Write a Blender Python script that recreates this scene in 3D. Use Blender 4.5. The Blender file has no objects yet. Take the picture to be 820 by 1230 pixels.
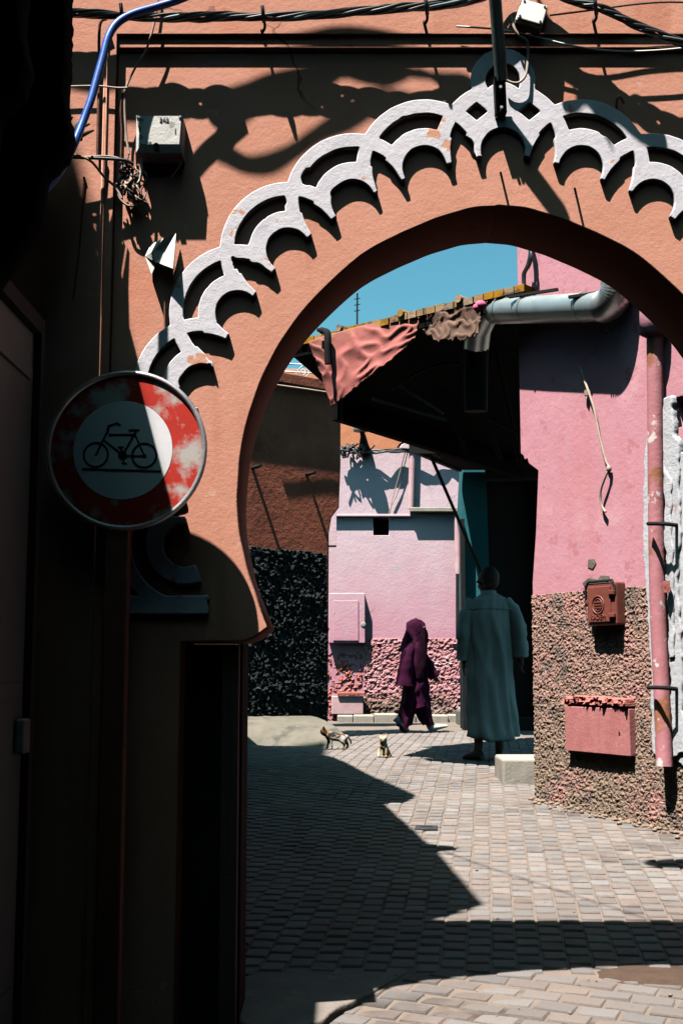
import bpy, bmesh, math, random
import numpy as np
from mathutils import Vector, Matrix, noise as mnoise
random.seed(7); np.random.seed(7)
S = bpy.context.scene
COL = S.collection
PI = math.pi

# ------------------------------------------------------------------ camera
FPX = 1480.0                                   # focal length in pixels of an 820 x 1230 picture
TILT = math.atan(185 / FPX)
CAM = Vector((0, 0, 1.30))
cd = bpy.data.cameras.new('camera'); cam = bpy.data.objects.new('camera', cd); COL.objects.link(cam)
cd.sensor_fit = 'HORIZONTAL'; cd.sensor_width = 36.0; cd.lens = 36.0 * FPX / 820
cd.clip_start = 0.05; cd.clip_end = 2000
cam.location = CAM; cam.rotation_euler = (PI / 2 + TILT, 0, 0)
S.camera = cam

# ------------------------------------------------------------------ light
SUN = Vector((0.28, 0.30, -1.0)).normalized()  # the way the light travels
elev = math.asin(-SUN.z)
w = bpy.data.worlds.new('World'); S.world = w; w.use_nodes = True
nt = w.node_tree; bg = nt.nodes['Background']
sky = nt.nodes.new('ShaderNodeTexSky'); sky.sky_type = 'NISHITA'; sky.sun_disc = False
sky.sun_elevation = elev; sky.sun_rotation = math.atan2(-SUN.x, -SUN.y)
sky.air_density = 1.0; sky.dust_density = 1.2; sky.ozone_density = 0.6
tint = nt.nodes.new('ShaderNodeMix'); tint.data_type = 'RGBA'; tint.blend_type = 'MULTIPLY'; tint.inputs[0].default_value = 1
nt.links.new(sky.outputs[0], tint.inputs[6]); tint.inputs[7].default_value = (.60, 1.26, 1.12, 1)      # the photograph's cyan sky
nt.links.new(tint.outputs[2], bg.inputs[0]); bg.inputs[1].default_value = 0.05
ld = bpy.data.lights.new('sun', 'SUN'); ld.energy = 5.0; ld.angle = math.radians(0.5); ld.color = (1, .955, .89)
sun = bpy.data.objects.new('sun', ld); COL.objects.link(sun)
sun.rotation_euler = SUN.to_track_quat('-Z', 'Y').to_euler(); sun.location = (-3, -3, 12)
S.view_settings.view_transform = 'Standard'; S.view_settings.look = 'None'
S.view_settings.exposure = 1.42; S.view_settings.gamma = 1.0
try:
    S.cycles.max_bounces = 6; S.cycles.diffuse_bounces = 0
except Exception: pass

# ------------------------------------------------------------------ measuring helpers
FWD = Vector((0, math.cos(TILT), math.sin(TILT))); UPV = Vector((0, -math.sin(TILT), math.cos(TILT)))
def ray(px, py): return FWD + Vector((1, 0, 0)) * ((px - 410) / FPX) + UPV * ((615 - py) / FPX)
def at(px, py, Y):
    r = ray(px, py); return CAM + r * (Y / r.y)
def gz(y):                                     # height of the street, rising gently beyond the arch
    a = 0.0614 * (y - 4.6)
    k = 0.06
    a = 0.5 * (a + math.sqrt(a * a + k * k * 0.02))
    b = 0.43
    d = b - a
    return b - 0.5 * (d + math.sqrt(d * d + 0.0004))
def ground(px, py):
    r = ray(px, py); lo, hi = 1.0, 400.0
    for _ in range(60):
        m = 0.5 * (lo + hi); p = CAM + r * (m / r.y)
        if p.z > gz(m): lo = m
        else: hi = m
    p = CAM + r * (lo / r.y); p.z = gz(lo); return p
class Plane:
    def __init__(s, o, u, toward):             # upright plane through o, along u, outward side `toward`
        s.o = Vector((o[0], o[1], 0)); s.u = Vector((u[0], u[1], 0)).normalized(); s.v = Vector((0, 0, 1))
        n = Vector((s.u.y, -s.u.x, 0))
        s.n = n if n.dot(Vector(toward)) > 0 else -n
    def hit(s, px, py, off=0.0):
        r = ray(px, py); o = s.o + s.n * off
        return CAM + r * ((o - CAM).dot(s.n) / r.dot(s.n))
    def uv(s, px, py):
        p = s.hit(px, py) - s.o; return (p.dot(s.u), p.z)
    def pt(s, u, v, off=0.0):
        p = s.o + s.u * u + s.n * off; return Vector((p.x, p.y, v))
    def m(s, off=0.0):                         # local (x, y, z) -> (u, v, n)
        o = s.o + s.n * off
        return Matrix(((s.u.x, 0, s.n.x, o.x), (s.u.y, 0, s.n.y, o.y), (0, 1, 0, 0), (0, 0, 0, 1)))

# ------------------------------------------------------------------ materials
def mat(name, c1, c2=None, scale=6.0, rough=.85, bump=0.0, bscale=40.0, patch=None, pscale=2.0, pcut=.58, psoft=.05,
        metal=0.0, grad=None, rand=None, detail=6, stretch=None, fine=None, spec=.3, p2=None, p2scale=9., p2cut=.64, stain=None, crack=None):
    """plaster / stone / metal look: two mixed tones, patches of a third colour, relief."""
    m = bpy.data.materials.new(name); m.use_nodes = True
    n = m.node_tree.nodes; L = m.node_tree.links; b = n['Principled BSDF']
    b.inputs['Roughness'].default_value = rough; b.inputs['Metallic'].default_value = metal
    b.inputs['Specular IOR Level'].default_value = spec
    tc = n.new('ShaderNodeTexCoord'); vec = tc.outputs['Object']
    if stretch:
        mp = n.new('ShaderNodeMapping'); mp.inputs['Scale'].default_value = stretch; L.new(vec, mp.inputs[0]); vs = mp.outputs[0]
    else: vs = vec
    def nz(sc, det=detail, v=None, r=.6):
        t = n.new('ShaderNodeTexNoise'); t.inputs['Scale'].default_value = sc; t.inputs['Detail'].default_value = det
        t.inputs['Roughness'].default_value = r; L.new(v or vec, t.inputs['Vector']); return t.outputs['Fac']
    def ramp(f, a, bb):
        t = n.new('ShaderNodeMapRange'); t.inputs[1].default_value = a; t.inputs[2].default_value = bb; t.clamp = True
        L.new(f, t.inputs[0]); return t.outputs[0]
    def mix(f, a, bb):
        t = n.new('ShaderNodeMix'); t.data_type = 'RGBA'
        L.new(f, t.inputs[0])
        for i, x in ((6, a), (7, bb)):
            if isinstance(x, tuple): t.inputs[i].default_value = (*x, 1)
            else: L.new(x, t.inputs[i])
        return t.outputs[2]
    c2 = c2 or tuple(x * .8 for x in c1)
    col = mix(ramp(nz(scale, v=vs), .33, .67), c1, c2)
    if grad:                                   # (colour, z0, z1): a coat of paint that changes with height
        sp = n.new('ShaderNodeSeparateXYZ'); L.new(n.new('ShaderNodeNewGeometry').outputs['Position'], sp.inputs[0])
        ad = n.new('ShaderNodeMath'); ad.operation = 'MULTIPLY_ADD'; ad.inputs[1].default_value = grad[3] if len(grad) > 3 else .8
        L.new(nz(1.7), ad.inputs[0]); L.new(sp.outputs[2], ad.inputs[2])
        col = mix(ramp(ad.outputs[0], grad[1], grad[2]), grad[0], col)
    if patch: col = mix(ramp(nz(pscale, v=vs), pcut, pcut + psoft), col, patch)
    if p2: col = mix(ramp(nz(p2scale), p2cut, p2cut + .04), col, p2)
    if stain or crack:
        gp = n.new('ShaderNodeNewGeometry').outputs['Position']
    if stain:                                  # (colour, (sx, sy, sz), cut, soft): drips, dirt and worn lanes with their own shape
        mp = n.new('ShaderNodeMapping'); mp.inputs['Scale'].default_value = stain[1]; L.new(gp, mp.inputs[0])
        col = mix(ramp(nz(1.0, 5, mp.outputs[0]), stain[2], stain[2] + stain[3]), col, stain[0])
    if crack:                                  # (colour, scale): hairline cracks, broken up by noise
        dn = n.new('ShaderNodeTexNoise'); dn.inputs['Scale'].default_value = 3.0; dn.inputs['Detail'].default_value = 4; L.new(gp, dn.inputs['Vector'])
        va = n.new('ShaderNodeVectorMath'); va.operation = 'MULTIPLY_ADD'; va.inputs[1].default_value = (.35, .35, .35)
        L.new(dn.outputs['Color'], va.inputs[0]); L.new(gp, va.inputs[2])
        vo = n.new('ShaderNodeTexVoronoi'); vo.feature = 'DISTANCE_TO_EDGE'; vo.inputs['Scale'].default_value = crack[1]; L.new(va.outputs[0], vo.inputs['Vector'])
        lt = n.new('ShaderNodeMath'); lt.operation = 'LESS_THAN'; lt.inputs[1].default_value = .0045 * crack[1]; L.new(vo.outputs['Distance'], lt.inputs[0])
        mk = n.new('ShaderNodeMath'); mk.operation = 'MULTIPLY'; L.new(lt.outputs[0], mk.inputs[0]); L.new(ramp(nz(1.3, 3, gp), .56, .62), mk.inputs[1])
        col = mix(mk.outputs[0], col, crack[0])
    if fine: col = mix(ramp(nz(fine[1], 2), .45, .7), col, fine[0])
    if rand:
        if rand == 'object': r = n.new('ShaderNodeObjectInfo').outputs['Random']
        else: r = n.new('ShaderNodeNewGeometry').outputs['Random Per Island']
        hs = n.new('ShaderNodeHueSaturation'); L.new(col, hs.inputs['Color'])
        mr = n.new('ShaderNodeMapRange'); mr.inputs[3].default_value = .80; mr.inputs[4].default_value = 1.15; L.new(r, mr.inputs[0])
        L.new(mr.outputs[0], hs.inputs['Value']); 
        ms = n.new('ShaderNodeMath'); ms.operation = 'MULTIPLY'; ms.inputs[1].default_value = 7.31; L.new(r, ms.inputs[0])
        fr = n.new('ShaderNodeMath'); fr.operation = 'FRACT'; L.new(ms.outputs[0], fr.inputs[0])
        m3 = n.new('ShaderNodeMapRange'); m3.inputs[3].default_value = .55; m3.inputs[4].default_value = 1.35; L.new(fr.outputs[0], m3.inputs[0])
        L.new(m3.outputs[0], hs.inputs['Saturation']); col = hs.outputs[0]
    L.new(col, b.inputs['Base Color'])
    if bump:
        bp = n.new('ShaderNodeBump'); bp.inputs['Strength'].default_value = bump; bp.inputs['Distance'].default_value = .01
        ad = n.new('ShaderNodeMath'); ad.operation = 'MULTIPLY_ADD'; ad.inputs[1].default_value = .5
        L.new(nz(bscale * 3.2, 4), ad.inputs[0]); L.new(nz(bscale, 6), ad.inputs[2])
        a2 = n.new('ShaderNodeMath'); a2.operation = 'MULTIPLY_ADD'; a2.inputs[1].default_value = 1.6
        L.new(nz(bscale * .22, 4), a2.inputs[0]); L.new(ad.outputs[0], a2.inputs[2])
        L.new(a2.outputs[0], bp.inputs['Height']); L.new(bp.outputs[0], b.inputs['Normal'])
    return m
M = {}
M['terracotta'] = mat('terracotta plaster', (.62, .288, .205), (.56, .248, .168), 2.4, .92, .16, 70, patch=(.55, .20, .115), pscale=1.6, pcut=.55, psoft=.16, p2=(.64, .36, .28), p2scale=9, p2cut=.66, stain=((.46, .175, .105), (5, 5, .7), .57, .2), crack=((.22, .09, .06), .8))
M['white_relief'] = mat('white limewash', (.64, .61, .65), (.58, .55, .60), 9, .85, .2, 60, patch=(.60, .30, .20), pscale=6.5, pcut=.635, psoft=.012)
M['dark_jamb'] = mat('soot dark jamb plaster', (.035, .026, .022), (.02, .016, .015), 5, .95, .4, 30, spec=.05)  # jamb colour set far darker than the arch plaster
M['old_wood'] = mat('old grey wood', (.11, .09, .07), (.05, .04, .035), 9, .85, .5, 40, stretch=(1, 1, .08))
M['left_wall'] = mat('dark brown wall', (.06, .042, .036), (.03, .023, .021), 3, .95, .5, 30, spec=.05)  # plain dark brown in two close tones
M['green_door'] = mat('dull green metal door', (.05, .085, .085), (.035, .06, .06), 4, .6, .15, 20, spec=.4)
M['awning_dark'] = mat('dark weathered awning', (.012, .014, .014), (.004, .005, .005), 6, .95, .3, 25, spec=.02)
M['post_brown'] = mat('rust brown post', (.16, .07, .045), (.09, .04, .03), 8, .6, .25, 40)
M['sign_metal'] = mat('worn steel sign', (.42, .42, .43), (.27, .27, .29), 12, .45, .1, 40, metal=.6)
M['sign_red'] = mat('faded red sign paint', (.50, .036, .024), (.40, .03, .02), 5, .7, .05, 60, spec=.1, patch=(.44, .40, .37), pscale=7, pcut=.495, psoft=.12)
M['sign_white'] = mat('sign white', (.72, .70, .72), (.64, .63, .66), 7, .5, .04, 60, patch=(.36, .34, .34), pscale=9, pcut=.68, psoft=.05)
M['black'] = mat('black paint', (.010, .010, .011), (.014, .014, .014), 9, .8, spec=.1)
M['ink'] = mat('stencil ink', (.10, .10, .11), (.22, .21, .21), 60, .8)
M['box_grey'] = mat('grey painted box', (.64, .61, .58), (.52, .50, .48), 14, .6, .2, 60, patch=(.30, .28, .26), pscale=26, pcut=.62, psoft=.05)
M['box_side'] = mat('white plastic', (.70, .68, .62), (.62, .60, .55), 8, .5, .05, 50)
M['paper'] = mat('crumpled paper', (.66, .64, .58), (.52, .50, .45), 9, .8, .2, 40)
M['cable'] = mat('black cable', (.014, .017, .02), (.03, .034, .04), 30, .4, spec=.5)
M['blue_cable'] = mat('blue hose', (.015, .09, .36), (.01, .06, .26), 14, .4, .05, 50, patch=(.25, .32, .42), pscale=9, pcut=.7, psoft=.02)
M['wire'] = mat('pale wire', (.42, .33, .27), (.3, .22, .18), 20, .6)
M['pipe_green'] = mat('grey green pipe', (.13, .18, .18), (.08, .11, .11), 12, .5, .1, 40, metal=.3)
M['stone'] = mat('paving setts', (.200, .168, .152), (.170, .148, .138), 14, .8, .6, 60, rand='object', stain=((.105, .088, .080), (1.6, 1.6, 1.6), .55, .14), patch=(.20, .17, .155), pscale=11, pcut=.6, psoft=.1)
M['stone_far'] = mat('far paving setts', (.200, .168, .152), (.170, .148, .138), 14, .8, .6, 60, rand='island', stain=((.105, .088, .080), (1.6, 1.6, 1.6), .55, .14), patch=(.20, .17, .155), pscale=5, pcut=.6, psoft=.1)
M['joint'] = mat('sandy joints', (.175, .135, .110), (.150, .118, .098), 8, .95, .6, 50, patch=(.045, .034, .028), pscale=1.2, pcut=.56, psoft=.1)
M['slab'] = mat('sandy concrete', (.20, .165, .14), (.15, .13, .115), 8, .9, .7, 30, patch=(.24, .19, .155), pscale=5, pcut=.55, psoft=.1)
M['dirt'] = mat('reddish dirt', (.075, .045, .03), (.05, .03, .022), 10, .95, .7, 40)
M['pink'] = mat('pink plaster', (.53, .245, .295), (.49, .215, .255), 2.2, .9, .28, 26, patch=(.58, .32, .35), pscale=1.6, pcut=.58, psoft=.1, p2=(.45, .175, .205), p2scale=6, p2cut=.60, stain=((.50, .20, .225), (3, 3, .5), .55, .2), crack=((.25, .10, .11), .7))
M['pebble'] = mat('pink pebbledash', (.33, .195, .155), (.26, .16, .13), 5, .95, .5, 60, patch=(.40, .19, .17), pscale=2.3, pcut=.52, psoft=.16, p2=(.17, .125, .105), p2scale=5, p2cut=.56, grad=(( .24, .17, .125), 0.95, 1.35, .6))
M['white_patch'] = mat('white filler plaster', (.50, .50, .52), (.40, .40, .43), 7, .9, .5, 30, patch=(.36, .25, .24), pscale=6, pcut=.62, psoft=.04)
M['pink_pipe'] = mat('pink painted pipe', (.45, .19, .215), (.39, .145, .16), 6, .7, .25, 40, patch=(.30, .115, .06), pscale=5, pcut=.56, psoft=.08, p2=(.62, .55, .54), p2scale=9, p2cut=.60)
M['meter'] = mat('brown red meter box', (.21, .062, .045), (.16, .045, .034), 9, .45, .15, 50, patch=(.34, .13, .10), pscale=6, pcut=.6, psoft=.1, spec=.45)
M['pink_board'] = mat('pink wooden board', (.43, .165, .16), (.36, .125, .12), 5, .8, .3, 40, stretch=(3, 3, .5), patch=(.30, .10, .07), pscale=4, pcut=.62, psoft=.1)
M['red_plaster'] = mat('red plaster', (.47, .15, .13), (.36, .11, .09), 7, .9, .7, 50)
M['duct'] = mat('galvanised duct', (.50, .56, .56), (.38, .43, .43), 5, .38, .05, 30, metal=.75)
M['brown_wall'] = mat('red brown earth wall', (.34, .10, .055), (.22, .065, .04), 2.4, .95, .9, 18, patch=(.15, .05, .03), pscale=1.8, pcut=.57, psoft=.1)
M['black_pebble'] = mat('black pebbledash', (.026, .031, .032), (.013, .016, .016), 12, .85, .5, 50, spec=.12)
M['concrete'] = mat('worn concrete', (.155, .135, .105), (.11, .10, .08), 6, .9, .7, 40, patch=(.07, .065, .055), pscale=3, pcut=.6, psoft=.1)
M['pale_stone'] = mat('pale step stone', (.36, .32, .27), (.28, .25, .21), 8, .85, .3, 40)
M['lilac'] = mat('lilac limewash', (.66, .505, .54), (.60, .44, .495), 1.3, .9, .35, 22, grad=((.56, .26, .335), 2.3, 4.3, 1.5), patch=(.50, .32, .40), pscale=1.1, pcut=.6, psoft=.14, p2=(.45, .41, .48), p2scale=3.6, p2cut=.66, stain=((.52, .36, .42), (2.2, 2.2, .5), .56, .2), crack=((.28, .18, .2), .5))
M['orange'] = mat('orange limewash', (.62, .25, .13), (.54, .20, .10), 2, .9, .35, 22)
M['far_pebble'] = mat('far pink roughcast', (.52, .235, .255), (.42, .18, .19), 3, .95, .5, 40, patch=(.60, .36, .38), pscale=3, pcut=.56, psoft=.1, grad=((.20, .13, .10), .95, 1.2, .55))
M['far_pipe'] = mat('pale pink pipe', (.60, .40, .42), (.48, .28, .29), 4, .6, .1, 30)
M['turquoise'] = mat('turquoise paint', (.016, .135, .155), (.012, .10, .12), 2, .8, .3, 20, patch=(.06, .20, .20), pscale=4, pcut=.64, psoft=.05)
M['dark_door'] = mat('dark doorway', (.012, .011, .011), (.007, .007, .007), 5, .8)
M['canopy_metal'] = mat('dark roof sheeting', (.008, .0075, .007), (.005, .005, .005), 4, .95, .3, 12, spec=.03)
M['iron'] = mat('dark iron', (.016, .016, .017), (.010, .010, .011), 8, .8, spec=.15)
M['rod'] = mat('dull green rods', (.22, .24, .22), (.16, .18, .17), 8, .9, spec=.1)
M['tile'] = mat('yellow ochre tiles', (.36, .19, .04), (.24, .12, .03), 6, .8, .4, 30, patch=(.10, .06, .035), pscale=7, pcut=.55, psoft=.06, rand='object')
M['red_cloth'] = mat('faded red cloth', (.40, .13, .115), (.31, .09, .078), 2.5, .85, .25, 18, patch=(.24, .12, .075), pscale=1.7, pcut=.52, psoft=.12, p2=(.42, .07, .10), p2scale=3.3, p2cut=.63)
M['brown_cloth'] = mat('brown mottled cloth', (.15, .085, .06), (.08, .045, .035), 3.4, .85, .25, 18, patch=(.33, .17, .14), pscale=2.6, pcut=.56, psoft=.1)
M['pink_rag'] = mat('bright pink rag', (.66, .13, .25), (.58, .10, .2), 6, .8)
M['rail_white'] = mat('white painted rail', (.7, .72, .76), (.65, .67, .7), 4, .5)
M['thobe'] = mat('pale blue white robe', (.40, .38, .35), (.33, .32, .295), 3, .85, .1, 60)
M['skin'] = mat('brown skin', (.10, .05, .035), (.085, .042, .03), 9, .6)
M['hair'] = mat('black hair', (.012, .011, .011), (.018, .016, .015), 30, .7)
M['purple'] = mat('purple robe', (.046, .005, .026), (.024, .003, .015), 4, .9, .15, 30, spec=.1)
M['purple_dark'] = mat('dark purple veil', (.012, .003, .008), (.009, .002, .006), 5, .95, .15, 30, spec=.05)
M['shoe_white'] = mat('white shoe', (.62, .58, .50), (.5, .48, .44), 9, .6)
M['shoe_blue'] = mat('blue trainer', (.05, .05, .16), (.25, .25, .3), 22, .6)
M['shoe_dark'] = mat('black shoe', (.015, .014, .014), (.02, .02, .02), 9, .5)
M['cat_calico'] = mat('calico fur', (.40, .36, .32), (.34, .31, .27), 20, .9, .3, 90, patch=(.03, .025, .022), pscale=13, pcut=.47, psoft=.02, p2=(.36, .16, .06), p2scale=15, p2cut=.56)
M['cat_ginger'] = mat('cream and ginger fur', (.42, .34, .23), (.35, .27, .18), 20, .9, .3, 90, patch=(.50, .24, .09), pscale=14, pcut=.53, psoft=.04)
M['cat_eye'] = mat('cat eye', (.02, .02, .015), (.03, .03, .02), 9, .3)
M['cat_nose'] = mat('cat nose', (.4, .18, .16), (.35, .15, .13), 9, .6)
M['fluff'] = mat('dry reed matting', (.06, .045, .03), (.03, .024, .018), 12, .95)
M['plate'] = mat('iron cover', (.06, .065, .07), (.04, .043, .045), 12, .5, .3, 40, metal=.5)
M['litter'] = mat('pale litter', (.24, .19, .16), (.16, .12, .10), 9, .9)

# ------------------------------------------------------------------ mesh helpers
class MB:
    def __init__(s): s.v = []; s.f = []; s.sm = []
    def add(s, vs, fs, smooth=False):
        k = len(s.v); s.v += [tuple(x) for x in vs]; s.f += [tuple(k + i for i in f) for f in fs]; s.sm += [smooth] * len(fs); return s
    def box(s, lo, hi, mtx=None, cham=0.0):
        x0, y0, z0 = lo; x1, y1, z1 = hi
        if cham:
            bm = bmesh.new(); bmesh.ops.create_cube(bm, size=1)
            for q in bm.verts: q.co = Vector(((x0 + x1) / 2 + q.co.x * (x1 - x0), (y0 + y1) / 2 + q.co.y * (y1 - y0), (z0 + z1) / 2 + q.co.z * (z1 - z0)))
            bmesh.ops.bevel(bm, geom=list(bm.edges), offset=cham, segments=2, affect='EDGES', profile=.5)
            bm.verts.index_update(); vs = [q.co.copy() for q in bm.verts]; fs = [[q.index for q in f.verts] for f in bm.faces]; bm.free()
        else:
            vs = [Vector(p) for p in ((x0, y0, z0), (x1, y0, z0), (x1, y1, z0), (x0, y1, z0), (x0, y0, z1), (x1, y0, z1), (x1, y1, z1), (x0, y1, z1))]
            fs = [(0, 3, 2, 1), (4, 5, 6, 7), (0, 1, 5, 4), (1, 2, 6, 5), (2, 3, 7, 6), (3, 0, 4, 7)]
        if mtx: vs = [mtx @ q for q in vs]
        return s.add(vs, fs)
    def tube(s, pts, r, n=8, cap=True):
        pts = [Vector(p) for p in pts]; rs = r if isinstance(r, (list, tuple)) else [r] * len(pts)
        rings = []; prev = None
        for i, p in enumerate(pts):
            t = (pts[min(i + 1, len(pts) - 1)] - pts[max(i - 1, 0)]).normalized()
            if prev is None:
                a = Vector((0, 0, 1)) if abs(t.z) < .9 else Vector((1, 0, 0)); e1 = t.cross(a).normalized()
            else: e1 = (prev - t * prev.dot(t)).normalized()
            prev = e1; e2 = t.cross(e1)
            rings.append([p + (e1 * math.cos(2 * PI * k / n) + e2 * math.sin(2 * PI * k / n)) * rs[i] for k in range(n)])
        return s.loft(rings, cap)
    def loft(s, rings, cap=True, closed=True, smooth=True):
        n = len(rings[0]); vs = [p for r in rings for p in r]; fs = []
        for i in range(len(rings) - 1):
            for k in range(n if closed else n - 1):
                a = i * n + k; b = i * n + (k + 1) % n; fs.append((a, b, b + n, a + n))
        s.add(vs, fs, smooth)
        if cap and closed:
            s.add(rings[0], [tuple(range(n - 1, -1, -1))]); s.add(rings[-1], [tuple(range(n))])
        return s
    def ell(s, c, rad, mtx=None, n=12, m=8):
        c = Vector(c); rings = []
        for i in range(m + 1):
            a = -PI / 2 + PI * i / m; rr = max(math.cos(a), .02)
            ring = [Vector((rad[0] * rr * math.cos(2 * PI * k / n), rad[1] * rr * math.sin(2 * PI * k / n), rad[2] * math.sin(a))) for k in range(n)]
            rings.append([c + (mtx @ q if mtx else q) for q in ring])
        return s.loft(rings, True)
    def mesh(s, name, origin=(0, 0, 0)):
        o = Vector(origin); me = bpy.data.meshes.new(name)
        me.from_pydata([(x[0] - o.x, x[1] - o.y, x[2] - o.z) for x in s.v], [], s.f); me.update()
        me.polygons.foreach_set('use_smooth', s.sm)
        bm = bmesh.new(); bm.from_mesh(me); bmesh.ops.recalc_face_normals(bm, faces=bm.faces); bm.to_mesh(me); bm.free()
        return me
def wloc(o):
    p = Vector((0, 0, 0))
    while o is not None: p += o.location; o = o.parent
    return p
def link(name, me, material=None, parent=None):
    o = bpy.data.objects.new(name, me); COL.objects.link(o)
    if parent: o.parent = parent
    if material: me.materials.clear(); me.materials.append(material)
    return o
def part(name, mb, material, parent=None, origin=None):
    """links a builder, a finished world-space mesh or a list of builders as one mesh object"""
    if parent is not None: org = wloc(parent)
    else: org = Vector(origin) if origin is not None else Vector((0, 0, 0))
    if isinstance(mb, MB): me = mb.mesh(name, org)
    else:
        me = mb; me.transform(Matrix.Translation(-org))
    o = link(name, me, material, parent)
    if parent is None: o.location = org
    return o
def tag(o, label, cat, group=None):
    o['label'] = label; o['category'] = cat
    if group: o['group'] = group
    return o
def thing(name, loc, label, cat, group=None):
    o = bpy.data.objects.new(name, None); COL.objects.link(o); o.location = loc; o.empty_display_size = .1
    return tag(o, label, cat, group)
def kind(o, k): o['kind'] = k; return o
def eval_mesh(ob):
    dg = bpy.context.evaluated_depsgraph_get(); me = bpy.data.meshes.new_from_object(ob.evaluated_get(dg))
    d = ob.data; bpy.data.objects.remove(ob)
    return me
def flat_shape(loops, thick, bevel=0.0, mtx=None, name='shape'):
    """closed 2-D loops (holes by even-odd) -> slab whose front lies at z=0 and back at z=-thick"""
    c = bpy.data.curves.new(name, 'CURVE'); c.dimensions = '2D'; c.fill_mode = 'BOTH'
    c.extrude = max(thick / 2 - bevel, 1e-4); c.bevel_depth = bevel; c.bevel_resolution = 1; c.offset = -bevel
    for lp in loops:
        sp = c.splines.new('POLY'); sp.points.add(len(lp) - 1); sp.use_cyclic_u = True
        for q, p in zip(sp.points, lp): q.co = (p[0], p[1], 0, 1)
    o = bpy.data.objects.new(name, c); COL.objects.link(o); me = eval_mesh(o); bpy.data.curves.remove(c)
    me.transform(Matrix.Translation((0, 0, -thick / 2)))
    if mtx: me.transform(mtx)
    bm = bmesh.new(); bm.from_mesh(me); bmesh.ops.remove_doubles(bm, verts=bm.verts, dist=1e-6); bmesh.ops.recalc_face_normals(bm, faces=bm.faces); bm.to_mesh(me); bm.free()
    return me
def text_mesh(body, size, mtx, thick=.002, align='CENTER', sx=1.0):
    c = bpy.data.curves.new('text', 'FONT'); c.body = body; c.size = size; c.extrude = thick / 2; c.align_x = align; c.align_y = 'CENTER'
    o = bpy.data.objects.new('text', c); COL.objects.link(o); me = eval_mesh(o); bpy.data.curves.remove(c)
    me.transform(Matrix.Diagonal((sx, 1, 1, 1))); me.transform(mtx); return me
def join(meshes, name='joined'):
    bm = bmesh.new()
    for me in meshes: bm.from_mesh(me)
    out = bpy.data.meshes.new(name); bm.to_mesh(out); bm.free(); return out
def spline(pts, n=8):
    pts = [Vector(p) for p in pts]; out = []
    for i in range(len(pts) - 1):
        p0 = pts[max(i - 1, 0)]; p1 = pts[i]; p2 = pts[i + 1]; p3 = pts[min(i + 2, len(pts) - 1)]
        for k in range(n):
            t = k / n
            out.append(.5 * ((2 * p1) + (p2 - p0) * t + (2 * p0 - 5 * p1 + 4 * p2 - p3) * t * t + (3 * p1 - p0 - 3 * p2 + p3) * t ** 3))
    out.append(pts[-1]); return out
def contours(F, x0, y0, step):
    """marching squares: loops where F = 0 (F < 0 inside)"""
    ny, nx = F.shape; seg = {}
    ins = F < 0
    idx = ins[:-1, :-1] * 1 + ins[:-1, 1:] * 2 + ins[1:, 1:] * 4 + ins[1:, :-1] * 8
    T = {1: [(3, 0)], 2: [(0, 1)], 3: [(3, 1)], 4: [(1, 2)], 5: [(3, 0), (1, 2)], 6: [(0, 2)], 7: [(3, 2)], 8: [(2, 3)], 9: [(2, 0)], 10: [(0, 1), (2, 3)], 11: [(2, 1)], 12: [(1, 3)], 13: [(1, 0)], 14: [(0, 3)]}
    def ek(i, j, e): return ('h', i, j) if e == 0 else ('h', i + 1, j) if e == 2 else ('v', i, j) if e == 3 else ('v', i, j + 1)
    def ep(k):
        _, i, j = k
        if k[0] == 'h': a, b = F[i, j], F[i, j + 1]; return (x0 + (j + a / (a - b)) * step, y0 + i * step)
        a, b = F[i, j], F[i + 1, j]; return (x0 + j * step, y0 + (i + a / (a - b)) * step)
    for i, j in zip(*np.nonzero((idx > 0) & (idx < 15))):
        for a, b in T[int(idx[i, j])]: seg[ek(i, j, a)] = ek(i, j, b)
    loops = []
    while seg:
        k0 = next(iter(seg)); lp = [k0]; k = seg.pop(k0)
        while k != k0 and k in seg: lp.append(k); k = seg.pop(k)
        pts = [ep(q) for q in lp]
        if len(pts) > 6: loops.append(pts)
    return loops
def thin(pts, tol):
    out = [pts[0]]
    i = 0; n = len(pts)
    while i < n - 1:
        j = min(i + 14, n - 1)
        while j > i + 1:
            a = np.array(pts[i]); b = np.array(pts[j]); d = b - a; L = np.hypot(*d) or 1
            if all(abs(d[0] * (p[1] - a[1]) - d[1] * (p[0] - a[0])) / L <= tol for p in pts[i + 1:j]): break
            j -= 1
        out.append(pts[j]); i = j
    return out
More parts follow.
